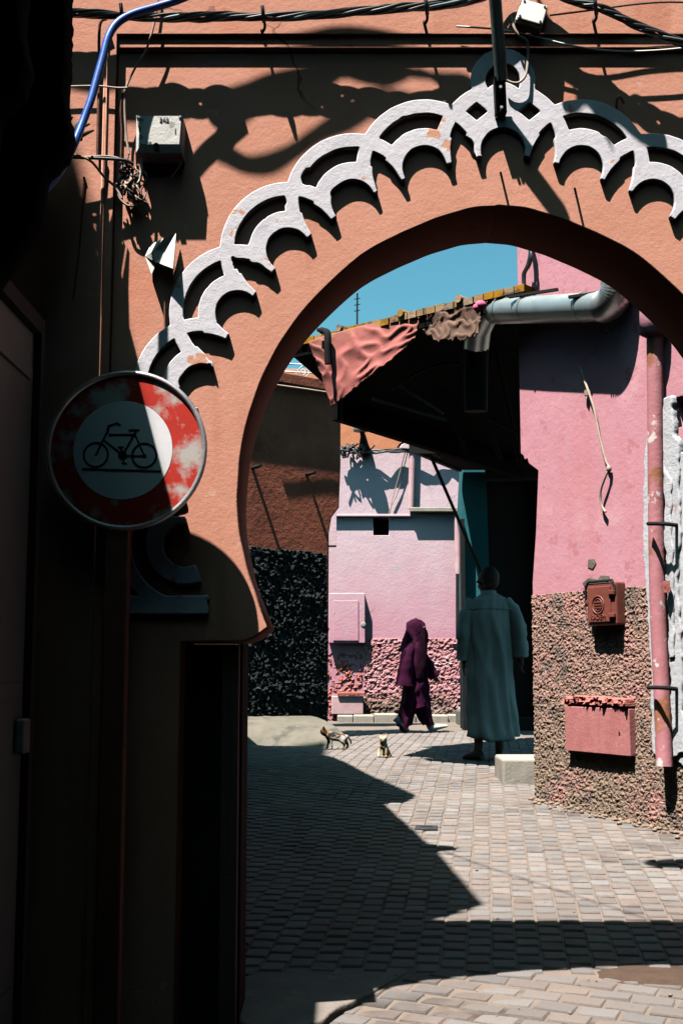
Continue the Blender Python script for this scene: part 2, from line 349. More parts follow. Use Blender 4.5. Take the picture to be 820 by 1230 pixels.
def rough_sheet(pl, poly_uv, off, amp, step, seed, back=.06, big=None, freq=(24, 55, 7)):
    """a rough-cast coat: fine grid inside a polygon on the plane, pushed out in lumps, closed at its rim"""
    us = [p[0] for p in poly_uv]; vs = [p[1] for p in poly_uv]
    u0, u1, v0, v1 = min(us), max(us), min(vs), max(vs); nx = int((u1 - u0) / step) + 1; ny = int((v1 - v0) / step) + 1
    P = np.array(poly_uv)
    def inside(u, v):
        r = np.zeros(u.shape, bool); j = len(P) - 1
        for i in range(len(P)):
            c = ((P[i, 1] > v) != (P[j, 1] > v)) & (u < (P[j, 0] - P[i, 0]) * (v - P[i, 1]) / ((P[j, 1] - P[i, 1]) or 1e-9) + P[i, 0]); r ^= c; j = i
        return r
    U, V = np.meshgrid(u0 + np.arange(nx) * step, v0 + np.arange(ny) * step)
    cin = inside(U[:-1, :-1] + step / 2, V[:-1, :-1] + step / 2)
    H = np.zeros(U.shape)
    so = Vector((seed * 7.3, seed * 3.1, seed))
    f1, f2, f3 = freq
    for i in range(ny):
        for j in range(nx):
            p = Vector((U[i, j], V[i, j], 0)) + so
            a = mnoise.noise(p * f1); b = mnoise.noise(p * f2 + so); c = mnoise.noise(p * f3)
            H[i, j] = max(0, .42 + .42 * a + .62 * b + .45 * mnoise.noise(p * f2 * 2.1) + .38 * c)
    mb = MB(); ids = -np.ones(U.shape, int); vs_ = []; fs = []
    def vid(i, j):
        if ids[i, j] < 0:
            ids[i, j] = len(vs_)
            ju = (random.random() - .5) * step * .5; jv = (random.random() - .5) * step * .5
            rim = not (0 < i < ny - 1 and 0 < j < nx - 1 and cin[i - 1:i + 1, j - 1:j + 1].all())
            vs_.append(pl.pt(U[i, j] + ju, V[i, j] + jv, off + (-back if rim else amp * H[i, j])))
        return ids[i, j]
    for i, j in zip(*np.nonzero(cin)): fs.append((vid(i, j), vid(i, j + 1), vid(i + 1, j + 1), vid(i + 1, j)))
    mb.add(vs_, fs, False); return mb
def clip_shadow(p, s): return p + Vector((-.28, -.30, 1)) * s      # from a shaded point back towards the sun

# ================================================================== SETTING: the ground
mb = MB(); ys = [-60, -10, 0, 2] + [3 + .25 * k for k in range(60)] + [20, 25, 40, 120, 600]
xs = [-400, -30, -6, -3, 0, 3, 6, 30, 400]
mb.add([(x, y, gz(y) - .006) for y in ys for x in xs], [(i * 9 + j, i * 9 + j + 1, i * 9 + j + 10, i * 9 + j + 9) for i in range(len(ys) - 1) for j in range(8)], True)
street = kind(part('street', mb, M['joint']), 'structure'); street['label'] = 'sandy alley floor under the stone setts'

W = 4.485                                       # front of the arch wall
ARCH = Plane((0, W, 0), (1, 0), (0, -1, 0))
RA, RB = Vector((1.48, 9.52, 0)), Vector((2.25, 8.14, 0))
RIGHT = Plane(RA, RB - RA, (-1, -1, 0))
BROWN = Plane(at(287, 800, 14.6), (at(410, 800, 15.4) - at(287, 800, 14.6))[:2], (0, -1, 0))
FAR = Plane((0, 20.0, 0), (1, 0), (0, -1, 0))
TURQ = Plane((0, 17.2, 0), (1, 0), (0, -1, 0))
LEFT = Plane((-1.0, 0, 0), (0, 1), (1, 0, 0))
AX = 603                                        # picture column of the arch's axis

# ------------------------------------------------------------------ paving setts
def sett_mesh(i):
    r = random.Random(i); bm = MB(); c = .10
    lo = [(-.5, -.5), (.5, -.5), (.5, .5), (-.5, .5)]
    lo = [(x * (1 + r.uniform(-.05, .02)), y * (1 + r.uniform(-.05, .02))) for x, y in lo]
    pts = [];
    for x, y in lo: pts.append((x, y, -1.0))
    for x, y in lo: pts.append((x, y, -.16 + r.uniform(-.04, .04)))
    for x, y in lo: pts.append((x * .93, y * .93, r.uniform(-.05, .03)))
    pts.append((r.uniform(-.1, .1), r.uniform(-.1, .1), .045))
    fs = []
    for k in range(4):
        a, b = k, (k + 1) % 4
        fs += [(a, b, b + 4, a + 4), (a + 4, b + 4, b + 8, a + 8), (a + 8, b + 8, 12)]
    bm.add(pts, fs); me = bm.mesh('paving_stone'); return me
setts = [sett_mesh(i) for i in range(9)]
for me in setts: me.materials.append(M['stone'])
places = []
ang = math.atan2(175 / FPX, 1); ca, sa = math.cos(ang), math.sin(ang)
def right_edge(x, y):                           # inside of the right-hand wall?
    d = Vector((x, y, 0)) - RA; return d.dot(RIGHT.n)
cw, cl = .108, .128
for i in range(-24, 46):                        # straight courses beyond the arch
    for j in range(0, 105):
        lx = i * cw + random.uniform(-.004, .004); ly = 5.05 + (j + .5 * (i % 2)) * cl
        x = lx * ca + (ly - 5.05) * sa; y = 5.05 - lx * sa * .25 + (ly - 5.05) * ca
        if y < 5.30 + .05 * math.sin(x * 3): continue
        if right_edge(x, y) < .06 and y < 9.6: continue
        if x < -1.25 or x > 3.2 or y > 17.0: continue
        if y > 9.6 and x > 2.3: continue
        if y > 14.0 and x < -.0: continue
        if mnoise.noise(Vector((x * .8, y * .8, 4))) > .62: continue
        places.append((x, y, -ang, cw - .010, cl - .005))
a2 = math.radians(-24)
for i in range(-30, 34):                        # larger, worn setts laid slantwise under the arch
    for j in range(-30, 30):
        lx = (i + .5 * (j % 2)) * .165; ly = j * .112
        x = lx * math.cos(a2) - ly * math.sin(a2) + .6; y = 4.6 + lx * math.sin(a2) + ly * math.cos(a2)
        if not (3.6 < y < 5.24 + .05 * math.sin(x * 3)) or not (-.95 < x < 2.1): continue
        if mnoise.noise(Vector((x * 1.6 + 9, y * 1.6, 1))) > .50: continue
        places.append((x, y, a2 + random.uniform(-.05, .05), .165 - random.uniform(.006, .016), .112 - random.uniform(.004, .012)))
def seen(x, y):
    z = gz(y) - 1.3; px = 410 + FPX * x / y; py = 800 - FPX * z / y
    return -40 < px < 860 and py < 1290 and px > 240
places = [p for p in places if seen(p[0], p[1])]
def lit(x, y): return 1 if (x > .02 + .0 * y) else 0
places.sort(key=lambda p: p[1] - (.8 if p[0] > -.2 else -1.2))
rest = MB()
for k, (x, y, r, sx, sy) in enumerate(places):
    z = gz(y) + random.uniform(-.002, .002) + .004 * mnoise.noise(Vector((x * 1.3, y * 1.3, 0))); tx, ty = random.uniform(-.015, .015), random.uniform(-.015, .015)
    if y < 5.3: z += random.uniform(-.002, .002)
    mtx = Matrix.Translation((x, y, z)) @ Matrix.Rotation(r + random.choice((0, PI)), 4, 'Z') @ Matrix.Rotation(tx, 4, 'X') @ Matrix.Rotation(ty - .0, 4, 'Y') @ Matrix.Diagonal((sx, sy, .045, 1))
    me = random.choice(setts)
    if k < 300:
        o = bpy.data.objects.new('paving_stone', me); COL.objects.link(o); o.parent = street; o.matrix_world = mtx
    else: rest.add([mtx @ v.co for v in me.vertices], [tuple(p.vertices) for p in me.polygons])
kind(part('paving', rest, M['stone_far'], street), 'stuff')
# ================================================================== THE ARCHWAY
px2 = lambda x, y: ARCH.uv(x, y)
archway = thing('archway', (0, W, 0), 'terracotta horseshoe archway with white scalloped plaster relief spanning the alley', 'archway')
half = [(603, 246.5), (580, 248.5), (560, 252), (535, 259), (509.5, 268), (487, 278), (464.6, 289), (446, 299), (428, 311), (397, 339), (379, 357), (362, 376), (345, 400), (328, 428), (316, 452), (305, 480),
        (296, 511), (289, 548), (286, 580), (285.5, 612), (288, 640), (296, 680), (305, 710), (319, 737), (323, 753), (306, 766), (292, 771), (217, 770)]
L_ = [px2(*p) for p in half]; ax_u = px2(AX, 500)[0]
xl = L_[-1][0]; imp = L_[-1][1]
curveL = [Vector((p[0], p[1], 0)) for p in L_[:-5]]
smooth_ = [(p.x, p.y) for p in spline(curveL, 4)] + L_[-4:]
jit = [(u + (mnoise.noise(Vector((u * 9, v * 9, 3))) * .004), v + mnoise.noise(Vector((u * 9, v * 9, 8))) * .004) for u, v in smooth_]
left_pts = jit + [(xl, -.15)]
right_pts = [(2 * ax_u - u, v) for u, v in left_pts]
XL, XR, ZT = -2.6, 3.4, 4.05
outline = [(XL, -.15), (XL, ZT), (XR, ZT), (XR, -.15)] + right_pts[::-1] + left_pts[1:]
wall = part('wall', flat_shape([outline], .42, .006, ARCH.m()), M['terracotta'], archway)
for sgn in (1, -1):
    a = xl - .05; b = px2(287, 900)[0]
    if sgn < 0: a, b = 2 * ax_u - b, 2 * ax_u - a
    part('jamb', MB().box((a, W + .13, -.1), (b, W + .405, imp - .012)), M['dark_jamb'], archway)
for sgn in (1, -1):
    a, b = px2(263, 900)[0], px2(284, 900)[0]
    if sgn < 0: a, b = 2 * ax_u - b, 2 * ax_u - a
    part('gate_post', MB().box((a, W + .07, -.02), (b, W + .125, imp - .015), cham=.006), M['old_wood'], archway)
# raised border round the sunken panel above the arch
bu = px2(137, 300)[0]; bz = px2(400, 46)[1]; bz2 = px2(400, 61)[1]; th = .034
bu_r = 2 * ax_u - bu
rim = MB(); e = .022
def bx(u0, u1, v0, v1, t0=-.01, t1=th): rim.box((u0, W - t1, v0), (u1, W - t0, v1))
O = [(XL + .01, ZT - .004), (bu, bz), (bu_r, bz), (XR - .01, ZT - .004)]
loops = [[(XL, -.1), (XL, ZT - .003), (XR, ZT - .003), (XR, -.1), (bu_r, -.1), (bu_r, bz), (bu, bz), (bu, -.1)]]
part('border', flat_shape(loops, th + .01, .004, ARCH.m(th)), M['terracotta'], archway)
loops = [[(bu - .002, bz + .004), (bu_r + .002, bz + .004), (bu_r + .002, bz2), (bu - .002, bz2)]]
part('moulding', flat_shape(loops, .032, .006, ARCH.m(.022)), M['terracotta'], archway)
part('moulding', flat_shape([[(px2(122, 300)[0], -.05), (px2(122, 300)[0], bz - .03), (px2(126, 300)[0], bz - .03), (px2(126, 300)[0], -.05)]], .03, .004, ARCH.m(th + .012)), M['terracotta'], archway)

# the interlaced white relief, drawn as rings round the lobes
step = 1.25
gx = np.arange(130, 2 * AX - 129, step); gy = np.arange(40, 760, step); X, Yp = np.meshgrid(gx, gy)
lob = [(603, 182.5), (509.5, 204), (424, 244.5), (346.6, 302.7), (286, 377.6), (243, 465), (219, 559), (223, 655)]
allb = lob + [(2 * AX - x, y) for x, y in lob[1:]]
XX = np.where(X < AX, X, 2 * AX - X)
rng = np.hypot(XX - AX, Yp - 552); th_ = np.arctan2(AX - XX, 552 - Yp)
lt = [math.atan2(AX - x, 552 - y) for x, y in lob]; lr = [math.hypot(AX - x, 552 - y) for x, y in lob]
o_ = np.argsort(lt); RC = np.interp(th_, np.array(lt)[o_], np.array(lr)[o_])
D = [np.hypot(X - x, Yp - y) for x, y in allb]
F = np.full(X.shape, 99.0); holes = np.full(X.shape, 99.0)
for k, ((x, y), d) in enumerate(zip(allb, D)):
    near = np.min([D[q] for q in range(len(D)) if q != k], axis=0)
    a = np.maximum(np.abs(d - 37) - 10.6, 62.5 - near)
    b = np.abs(d - 73.5) - 8.5
    F = np.minimum(F, np.minimum(a, b)); holes = np.minimum(holes, d - 26.3)
nb = np.minimum(D[1], D[8])                      # the crown piece is filled between its rings
fill = np.maximum(np.maximum(D[0] - 81, 65 - nb), 26 - D[0])
F = np.minimum(F, fill)
ring = np.hypot((X - AX) / 1.0, Yp - 100) - 39
F = np.minimum(F, ring)
eye = np.maximum(np.hypot(X - AX, Yp - 100) - 20.5, -(np.hypot(X - AX, Yp - 128) - 26.5))
dia = np.minimum(np.abs(X - AX + 31.5) * .80 + np.abs(Yp - 136.5), np.abs(X - AX - 31.5) * .80 + np.abs(Yp - 136.5)) - 10.5
F = np.maximum(F, -eye); F = np.maximum(F, -dia); F = np.maximum(F, -holes)
F = np.maximum(F, (RC - 4.5) - rng)              # the feet end along a line round the arch
slab = np.maximum(np.abs(XX - 201) - 50, np.abs(Yp - 727) - 11)
lowcut = Yp - 722
F = np.maximum(F, lowcut); F = np.minimum(F, slab)
F = np.maximum(F, 153 - XX)
nz_ = np.zeros(X.shape)
for i in range(0, X.shape[0]):
    for j in range(0, X.shape[1]):
        if abs(F[i, j]) < 4:
            q = Vector((X[i, j] * .11, Yp[i, j] * .11, 0)); c = mnoise.noise(q) * .35 + mnoise.noise(q * 3.1) * .12
            cc = mnoise.noise(Vector((X[i, j] * .045, Yp[i, j] * .045, 5)))
            nz_[i, j] = c + (max(0, cc - .42) * 14)
F = F + nz_
loops = [[px2(*p) for p in thin(lp, .12)] for lp in contours(F, gx[0], gy[0], step)]
relief = part('scalloped_relief', flat_shape(loops, .030, .004, ARCH.m(.0245)), M['white_relief'], archway)

# ================================================================== LEFT: the shop front in the shade
shop = thing('shop_front', (-1.0, 2.0, 0), 'dark shaded shop front with a dull green metal door left of the arch', 'building')
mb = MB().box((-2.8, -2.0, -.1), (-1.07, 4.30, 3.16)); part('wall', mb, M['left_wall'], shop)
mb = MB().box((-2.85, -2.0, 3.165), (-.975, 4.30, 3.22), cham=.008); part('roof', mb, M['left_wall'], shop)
frg = MB()
for k in range(46):                              # frayed reed matting at the end of the roof
    x = -.99 - abs(random.gauss(0, .28)); l = random.uniform(.03, .16)
    frg.tube([(x, 4.28, 3.2), (x + random.uniform(-.02, .05), 4.33, 3.2 + l * .5), (x + random.uniform(-.05, .08), 4.36, 3.19 + l)], [.012, .01, .004], 5)
part('reed_fringe', frg, M['fluff'], shop)
dz = at(0, 335, 3.6).z
fr = MB()
d0, d1 = 2.2, 4.09
door = part('door', MB().box((-1.068, d0, .02), (-1.045, d1, 2.42), cham=.004), M['green_door'], shop)
for y0, y1, z0, z1 in ((d0 - .06, d0, 0, 2.5), (d1, d1 + .05, 0, 2.48), (d0, d1, 2.42, 2.48)):
    fr.box((-1.069, y0, z0 + .003), (-1.02, y1 - .002, z1))
part('door_frame', fr, M['iron'], shop)
for z in (.25, 1.2, 2.25): part('rail', MB().box((-1.046, d0 + .05, z), (-1.036, d1 - .05, z + .045)), M['green_door'], door)
part('hinge', MB().box((-1.042, d1 - .10, 1.02), (-1.012, d1 - .02, 1.13), cham=.006), M['box_grey'], door)
# ragged awning close to the camera, upper left
aw = thing('awning', (-.9, 2.2, 2.2), 'dark ragged awning hanging in the upper left corner', 'awning')
ed = []
rr = random.Random(5)
n = 60
top, bot = 3.35, at(70, 205, 2.9).z
outl = []
for k in range(n + 1):
    t = k / n; z = top + (bot - top) * t
    xx = at(75, 100, 2.9).x + rr.uniform(-.003, .003) - .02 * 0 + (.016 * math.exp(-((t - .86) / .06) ** 2)) - (.05 * max(0, t - .93) / .07)
    outl.append((xx, z))
outl += [(-.75, bot - .12), (-.9, bot - .35), (-1.3, bot - .42), (-1.3, top)]
for nm, y, dx in (('cloth', 2.9, 0), ('cloth', 2.55, -.02), ('cloth', 2.2, -.03)):
    me = flat_shape([[(x + dx, z) for x, z in outl]], .10, .004, Matrix(((1, 0, 0, 0), (0, 0, -1, y), (0, 1, 0, 0), (0, 0, 0, 1))))
    part(nm, me, M['awning_dark'], aw)
part('roll', MB().tube([(-1.28, 2.0, 3.3), (-.70, 2.0, 3.3)], .07, 10), M['awning_dark'], aw)

# ================================================================== behind the arch, left: house that shades the alley
ah = thing('alley_house', (-.8, 7, 0), 'terracotta house behind the left pier whose stepped roofline shades the alley', 'building')
def src(px, py, x0):
    g = ground(px, py); s = (g.x - x0) / .28; q = clip_shadow(g, s); return (q.y, q.z)
XA = -.72
prof = [src(p[0], p[1], XA) for p in ((581, 1087), (526, 1024), (548, 1021), (552, 1018), (515, 1014), (461, 966), (488, 964), (500, 957), (496, 953))]
m1 = Matrix(((0, 0, 1, XA), (1, 0, 0, 0), (0, 1, 0, 0), (0, 0, 0, 1)))
y_end = max(p[0] for p in prof) + .05
lp = [(prof[0][0], 4.056)] + prof + [(y_end, prof[-1][1] - .15), (y_end, 0), (4.93, 0), (4.93, 4.056)]
part('wall', flat_shape([lp], .5, 0, m1), M['terracotta'], ah)
XB = -1.215
prof = [src(p[0], p[1], XB) for p in ((497, 954), (474, 944), (450, 934), (425, 921), (400, 910), (365, 902), (330, 897), (300, 894))]
m2 = Matrix(((0, 0, 1, XB), (1, 0, 0, 0), (0, 1, 0, 0), (0, 0, 0, 1)))
lp = prof + [(13.7, 0), (prof[0][0], 0)]
part('wall', flat_shape([lp], .5, 0, m2), M['terracotta'], ah)
part('roof', MB().box((-3.5, 4.95, 3.6), (XA - .52, 8.0, 3.75)), M['terracotta'], ah)

# ================================================================== RIGHT: the pink building
rb = thing('pink_building', (RA.x, RA.y, gz(RA.y)), 'pink plastered building with a brown pebbledash base and white patched drainpipe', 'building')
ru = lambda x, y: RIGHT.uv(x, y)
uend = 4.6
topz = 12
nud = random.Random(3)
edge = [ru(623, 200)[0], ]
ueT = ru(623, 450)[0]; ueB = ru(640, 800)[0]
zn1 = ru(630, 545)[1]; zn2 = ru(640, 562)[1]
lp = [(ueT, topz), (ueT, zn1 + .01), (ueT + .035, zn1 - .015), (ueT + .05, zn1 - .05), (ueT + .085, zn1 - .045), (ueT + .10, zn1 - .085), (ru(646, 575)[0], zn2 - .03), (ru(643, 640)[0], ru(643, 640)[1]), (ru(639, 700)[0], ru(639, 700)[1]), (ueB, 0), (uend, -.1), (uend, topz)]
# window-like black hole right of the pipe
hu0, hz0 = ru(811, 514); hu1, hz1 = ru(840, 470)
hole = [(hu0, hz0), (hu0, hz1), (hu0 + .45, hz1), (hu0 + .45, hz0)]
part('wall', flat_shape([lp, hole], .5, .008, RIGHT.m()), M['pink'], rb)
part('recess', MB().box((hu0 - .1, 0, 0), (hu0 + .6, 1, 1)).__class__().add([RIGHT.pt(u, v, -.3) for u, v in ((hu0 - .05, hz0 - .05), (hu0 + .5, hz0 - .05), (hu0 + .5, hz1 + .05), (hu0 - .05, hz1 + .05))] + [RIGHT.pt(u, v, -.34) for u, v in ((hu0 - .05, hz0 - .05), (hu0 + .5, hz0 - .05), (hu0 + .5, hz1 + .05), (hu0 - .05, hz1 + .05))], [(0, 1, 2, 3), (7, 6, 5, 4), (0, 4, 5, 1), (1, 5, 6, 2), (2, 6, 7, 3), (3, 7, 4, 0)]), M['dark_door'], rb)
rough_top = [ru(639, 714), ru(660, 712), ru(690, 709), ru(716, 707), ru(745, 706), ru(778, 703), ru(822, 699), ru(870, 694)]
poly = [(ueB - .004, gz(9.5) - .05)] + rough_top + [(rough_top[-1][0], .05)]
pd = rough_sheet(RIGHT, poly, .004, .014, .0075, 2, back=.03, freq=(17, 52, 5))
part('pebbledash', pd, M['pebble'], rb)
# foot of the wall: dirt and rubble spilling onto the setts
ft = MB()
for k in range(170):
    u = random.uniform(-.02, 2.0); p = RIGHT.pt(u, 0, abs(random.gauss(0, .07)) + .02); r = random.uniform(.006, .022)
    ft.ell((p.x, p.y, gz(p.y) + r * .3), (r, r * .9, r * .6), Matrix.Rotation(random.random() * 3, 3, 'Z'), 6, 4)
kind(part('rubble', ft, M['pebble']), 'stuff')
# drain pipe with its collar, brackets, filler
def rpt(x, y, off): 
    return RIGHT.hit(x, y, off)
PR = .056
pt_ = [rpt(786, 384, .06), rpt(787, 480, .06), rpt(788, 600, .06), rpt(790, 720, .06), rpt(795, 835, .065), rpt(798, 921, .085)]
dp = part('drain_pipe', MB().tube(spline(pt_, 6), PR, 14), M['pink_pipe'], rb)
part('collar', MB().tube([rpt(786, 405, .07), rpt(786, 401, .07), rpt(785.6, 378, .07), rpt(785.6, 340, .07)], [PR + .004, PR + .045, PR + .045, PR + .04], 16), M['pink'], dp)
bk = MB()
for y in (629, 826):
    a = rpt(780, y + 1, .155); b = rpt(812, y, .06)
    bk = MB().tube([rpt(778, y, .16), rpt(790, y, .175), rpt(801, y + .5, .15), rpt(813, y + 2, .04)], .015, 6); part('bracket', bk, M['iron'], dp)
part('rust_scrap', MB().box((-.02, -.02, -.04), (.02, .02, .04), Matrix.Translation(rpt(800, 705, .10))), M['red_plaster'], dp)
fl = MB()
def ragged(pts, amp, seg, seed):
    out = []; q = pts + [pts[0]]
    for a, b in zip(q, q[1:]):
        n_ = max(1, int(math.dist(a, b) / seg))
        for k in range(n_):
            t = k / n_; u, v = a[0] + (b[0] - a[0]) * t, a[1] + (b[1] - a[1]) * t; p = Vector((u * 9, v * 9, seed))
            out.append((u + amp * (mnoise.noise(p) + .6 * mnoise.noise(p * 3)), v + amp * (mnoise.noise(p + Vector((5, 5, 5))) + .6 * mnoise.noise(p * 3.3))))
    return out
def fl_shape(px_, th_2, bev, seed, amp=.018):
    lp_ = [(lambda h: ((h - RIGHT.o).dot(RIGHT.u), h.z))(RIGHT.hit(x, y, th_2)) for x, y in px_]
    part('filler', flat_shape([ragged(lp_, amp, .02, seed)], th_2 + .01, bev, RIGHT.m(th_2)), M['white_patch'], rb)
fl_shape([(780, 486), (775, 540), (771, 600), (772, 668), (775, 700), (778, 760), (781, 800), (783, 905), (792, 908), (792, 800), (788, 700), (786, 620), (786, 540)], .025, .008, 1)
fl_shape([(794, 477), (806, 474), (808, 522), (814, 530), (815, 640), (812, 700), (818, 760), (820, 905), (806, 915), (804, 800), (801, 700), (797, 600), (793, 530)], .045, .012, 2, .022)
fl_shape([(808, 540), (826, 545), (826, 640), (826, 800), (826, 930), (813, 910), (812, 800), (810, 700), (812, 600)], .028, .010, 3, .025)
fl_shape([(796, 560), (805, 575), (806, 640), (808, 700), (809, 790), (803, 792), (798, 650)], .058, .010, 4, .02)
# meter box
u0, z0 = ru(717, 752); u1, z1 = ru(751, 699)
mx = RIGHT.m()
mtb = tag(part('meter_box', MB().box((u0, z0, 0), (u1, z1, .09), mx, .012), M['meter'], None, rpt(734, 752, 0)), 'brown red metal meter box with embossed lettering on the pink building', 'meter box')
cu, cz_ = (u0 + u1) / 2, (z0 + z1) / 2; bw, bh = u1 - u0, z1 - z0
lid = part('door', MB().box((u0 + .02, z0 + .02, .088), (u1 - bw * .17, z1 - .025, .100), mx, .006), M['meter'], mtb)
ec = (cu - bw * .08, cz_ - bh * .02)
em = MB(); ring_ = lambda R, r: em.tube([mx @ Vector((ec[0] + R * math.cos(t), ec[1] + R * 1.0 * math.sin(t), .101)) for t in np.linspace(0, 2 * PI, 25)], r, 5, False)
ring_(bw * .20, .006); ring_(bw * .14, .004)
for dz_ in (-.02, 0, .02): em.box((ec[0] - bw * .12, ec[1] + dz_ - .005, .098), (ec[0] + bw * .12, ec[1] + dz_ + .005, .106), mx)
part('emblem', em, M['meter'], lid)
part('lettering', text_mesh('RADEM', .062, mx @ Matrix.Translation((ec[0], z0 + bh * .19, .101)), .006, sx=1.0) if False else text_mesh('RADEM', bh * .16, mx @ Matrix.Translation((ec[0], z0 + bh * .19, .101)), .008), M['meter'], lid)
for zz in (z0 + bh * .22, z0 + bh * .75): part('hinge', MB().box((u1 - bw * .20, zz - .015, .09), (u1 - .006, zz + .015, .112), mx, .004), M['meter'], mtb)
part('latch', MB().tube([mx @ Vector((u0 - .012, cz_ + .02, .07)), mx @ Vector((u0 + .02, cz_ + .02, .11))], .012, 8), M['meter'], mtb)
part('hood', MB().tube([mx @ Vector(p) for p in ((u0 - .012, z0 + bh * .45, .088), (u0 - .012, z1 - .02, .088), (u0 + .02, z1 + .012, .088), (u1 - .04, z1 + .012, .088), (u1 - .012, z1 - .03, .088), (u1 - .012, z0 + bh * .7, .088))], .010, 6), M['iron'], mtb)
# wooden board with plaster ledge
u0, z0 = ru(687, 907); u1, _ = ru(765, 907); _, z1 = ru(725, 850); _, z0 = ru(725, 905)
brd = tag(part('wall_hatch', MB().box((u0, z0, .0), (u1, z1, .062), mx, .005), M['pink_board'], None, rpt(725, 905, 0)), 'streaked pink wooden hatch board set in the pebbledash base', 'hatch')
part('ledge', rough_sheet(RIGHT, [(u0 - .02, z1 + .01), (u0 - .025, z1 + .07), (u0 + .2, z1 + .085), (u1 - .1, z1 + .075), (u1 + .01, z1 + .07), (u1 + .005, z1 + .012)], .045, .05, .009, 9, back=.05, freq=(9, 30, 3)), M['red_plaster'], brd)
part('knot', MB().box((u1 - .11, z0 + .14, .060), (u1 - .095, z0 + .16, .0645), mx), M['iron'], brd)
# loose cable on the pink wall
cb = tag(part('loose_cable', MB().tube(spline([rpt(696, 440, .015), rpt(705, 466, .03), rpt(713, 490, .03), rpt(719, 520, .03), rpt(727, 552, .03), rpt(731, 562, .03), rpt(727, 572, .04), rpt(721, 590, .04), rpt(722, 606, .03), rpt(727, 615, .03)], 6), .010, 6), M['wire'], None, rpt(705, 466, 0)), 'loose tan cable hanging on the pink wall with a knot', 'cable')
part('knot', MB().ell(rpt(731, 563, .03), (.02, .018, .026), None, 8, 6), M['wire'], cb)
part('clip', MB().box((-.02, -.02, -.02), (.02, .02, .02), Matrix.Translation(rpt(705, 472, .02))), M['wire'], cb)
part('scar', flat_shape([[ru(707, 672), ru(714, 671), ru(716, 677), ru(712, 684), ru(706, 681)]], .01, .002, RIGHT.m(.006)), M['concrete'], rb)
part('scar', flat_shape([[ru(700, 700), ru(708, 694), ru(718, 696), ru(722, 691), ru(732, 692), ru(730, 700), ru(716, 703), ru(703, 706)]], .01, .002, RIGHT.m(.006)), M['concrete'], rb)
# wires and strip at the top of the pink wall
bundle = MB()
for k in range(5):
    o = k * .02
    bundle.tube(spline([rpt(632, 270, .05), rpt(636 + k, 300, .06), rpt(633 + k * 1.5, 318, .08), rpt(628 + 2 * k, 330, .07), rpt(631 + k, 348, .06), rpt(645 + k, 362, .05), rpt(660, 366, .03)] if k < 2 else [rpt(630 + k, 270, .05), rpt(640 - k, 292, .07), rpt(634 + k, 310, .09), rpt(634, 322, .05)], 5), .012, 5)
tag(part('wire_bundle', bundle, M['cable'], None, rpt(632, 330, 0)), 'tangle of dark wires at the upper corner of the pink building', 'wires')

# duct: horizontal run, square elbow at its free end, ribbed elbow to the right
dk = thing('ventilation_duct', rpt(650, 372, .125), 'silver galvanised duct running along the pink wall with a ribbed elbow', 'duct')
DR = .108
off = .125
d = [rpt(590, 373, off), rpt(612, 372.5, off), rpt(650, 371.5, off), rpt(723, 368, off)]
part('pipe', MB().tube(d, DR, 20), M['duct'], dk)
for px_ in (602, 632, 700): part('seam', MB().tube([rpt(px_, 372.5 - (px_ - 600) * .035, off), rpt(px_ + 2.0, 372.4 - (px_ - 600) * .035, off)], DR + .006, 20), M['duct'], dk)
p = rpt(590, 373, off); q = rpt(577, 398, off)
dn = q + Vector((-.02, .24, -.62))
part('elbow', MB().tube([p + (p - q) * .0 + Vector((.02, 0, 0)), p + (q - p) * .25 + Vector((-.03, 0, .01)), q + Vector((-.02, 0, .02)), q + Vector((-.02, .16, -.10))], [DR, DR * 1.02, DR, DR * .98], 16), M['duct'], dk)
part('shaded_drop', MB().tube([q + Vector((-.02, .13, -.07)), q + Vector((-.02, .22, -.26)), dn], [DR * .97, DR * .95, DR * .9], 14), M['black'], dk)  # same duct continuing down, coloured black for the shade it hangs in
el = MB(); c0 = Vector(d[-1]); ax = (Vector(d[-1]) - Vector(d[-2])).normalized()
pts = []; Rb = .17
for k in range(29):
    t = k / 28 * math.radians(92); pts.append(c0 + ax * (Rb * math.sin(t)) + Vector((0, 0, Rb * (1 - math.cos(t)))))
el.tube(pts, [DR + .014 * (k % 2) - .002 for k in range(29)], 20)
part('ribbed_elbow', el, M['duct'], dk)
part('riser', MB().tube([pts[-1], pts[-1] + Vector((0, 0, 1.1))], DR, 18), M['duct'], dk)
for k in (640, 715): part('strap', MB().box((-.015, -.2, -.01), (.015, .2, .01), Matrix.Translation(rpt(k, 352, .15)) @ Matrix.Rotation(math.atan2(RIGHT.n.x, -RIGHT.n.y) * -1, 4, 'Z')), M['iron'], dk)

# step stone at its corner
g1 = ground(604, 943); g2 = ground(643, 938)
sp = MB(); zt = at(604, 912, g1.y).z
sp.box((g1.x, g1.y + .02, gz(g1.y) - .05), (g2.x + .25, g1.y + .55, zt), cham=.02)
tag(part('step_stone', sp, M['pale_stone'], None, g1), 'pale step stone beside the corner of the pink building', 'step')

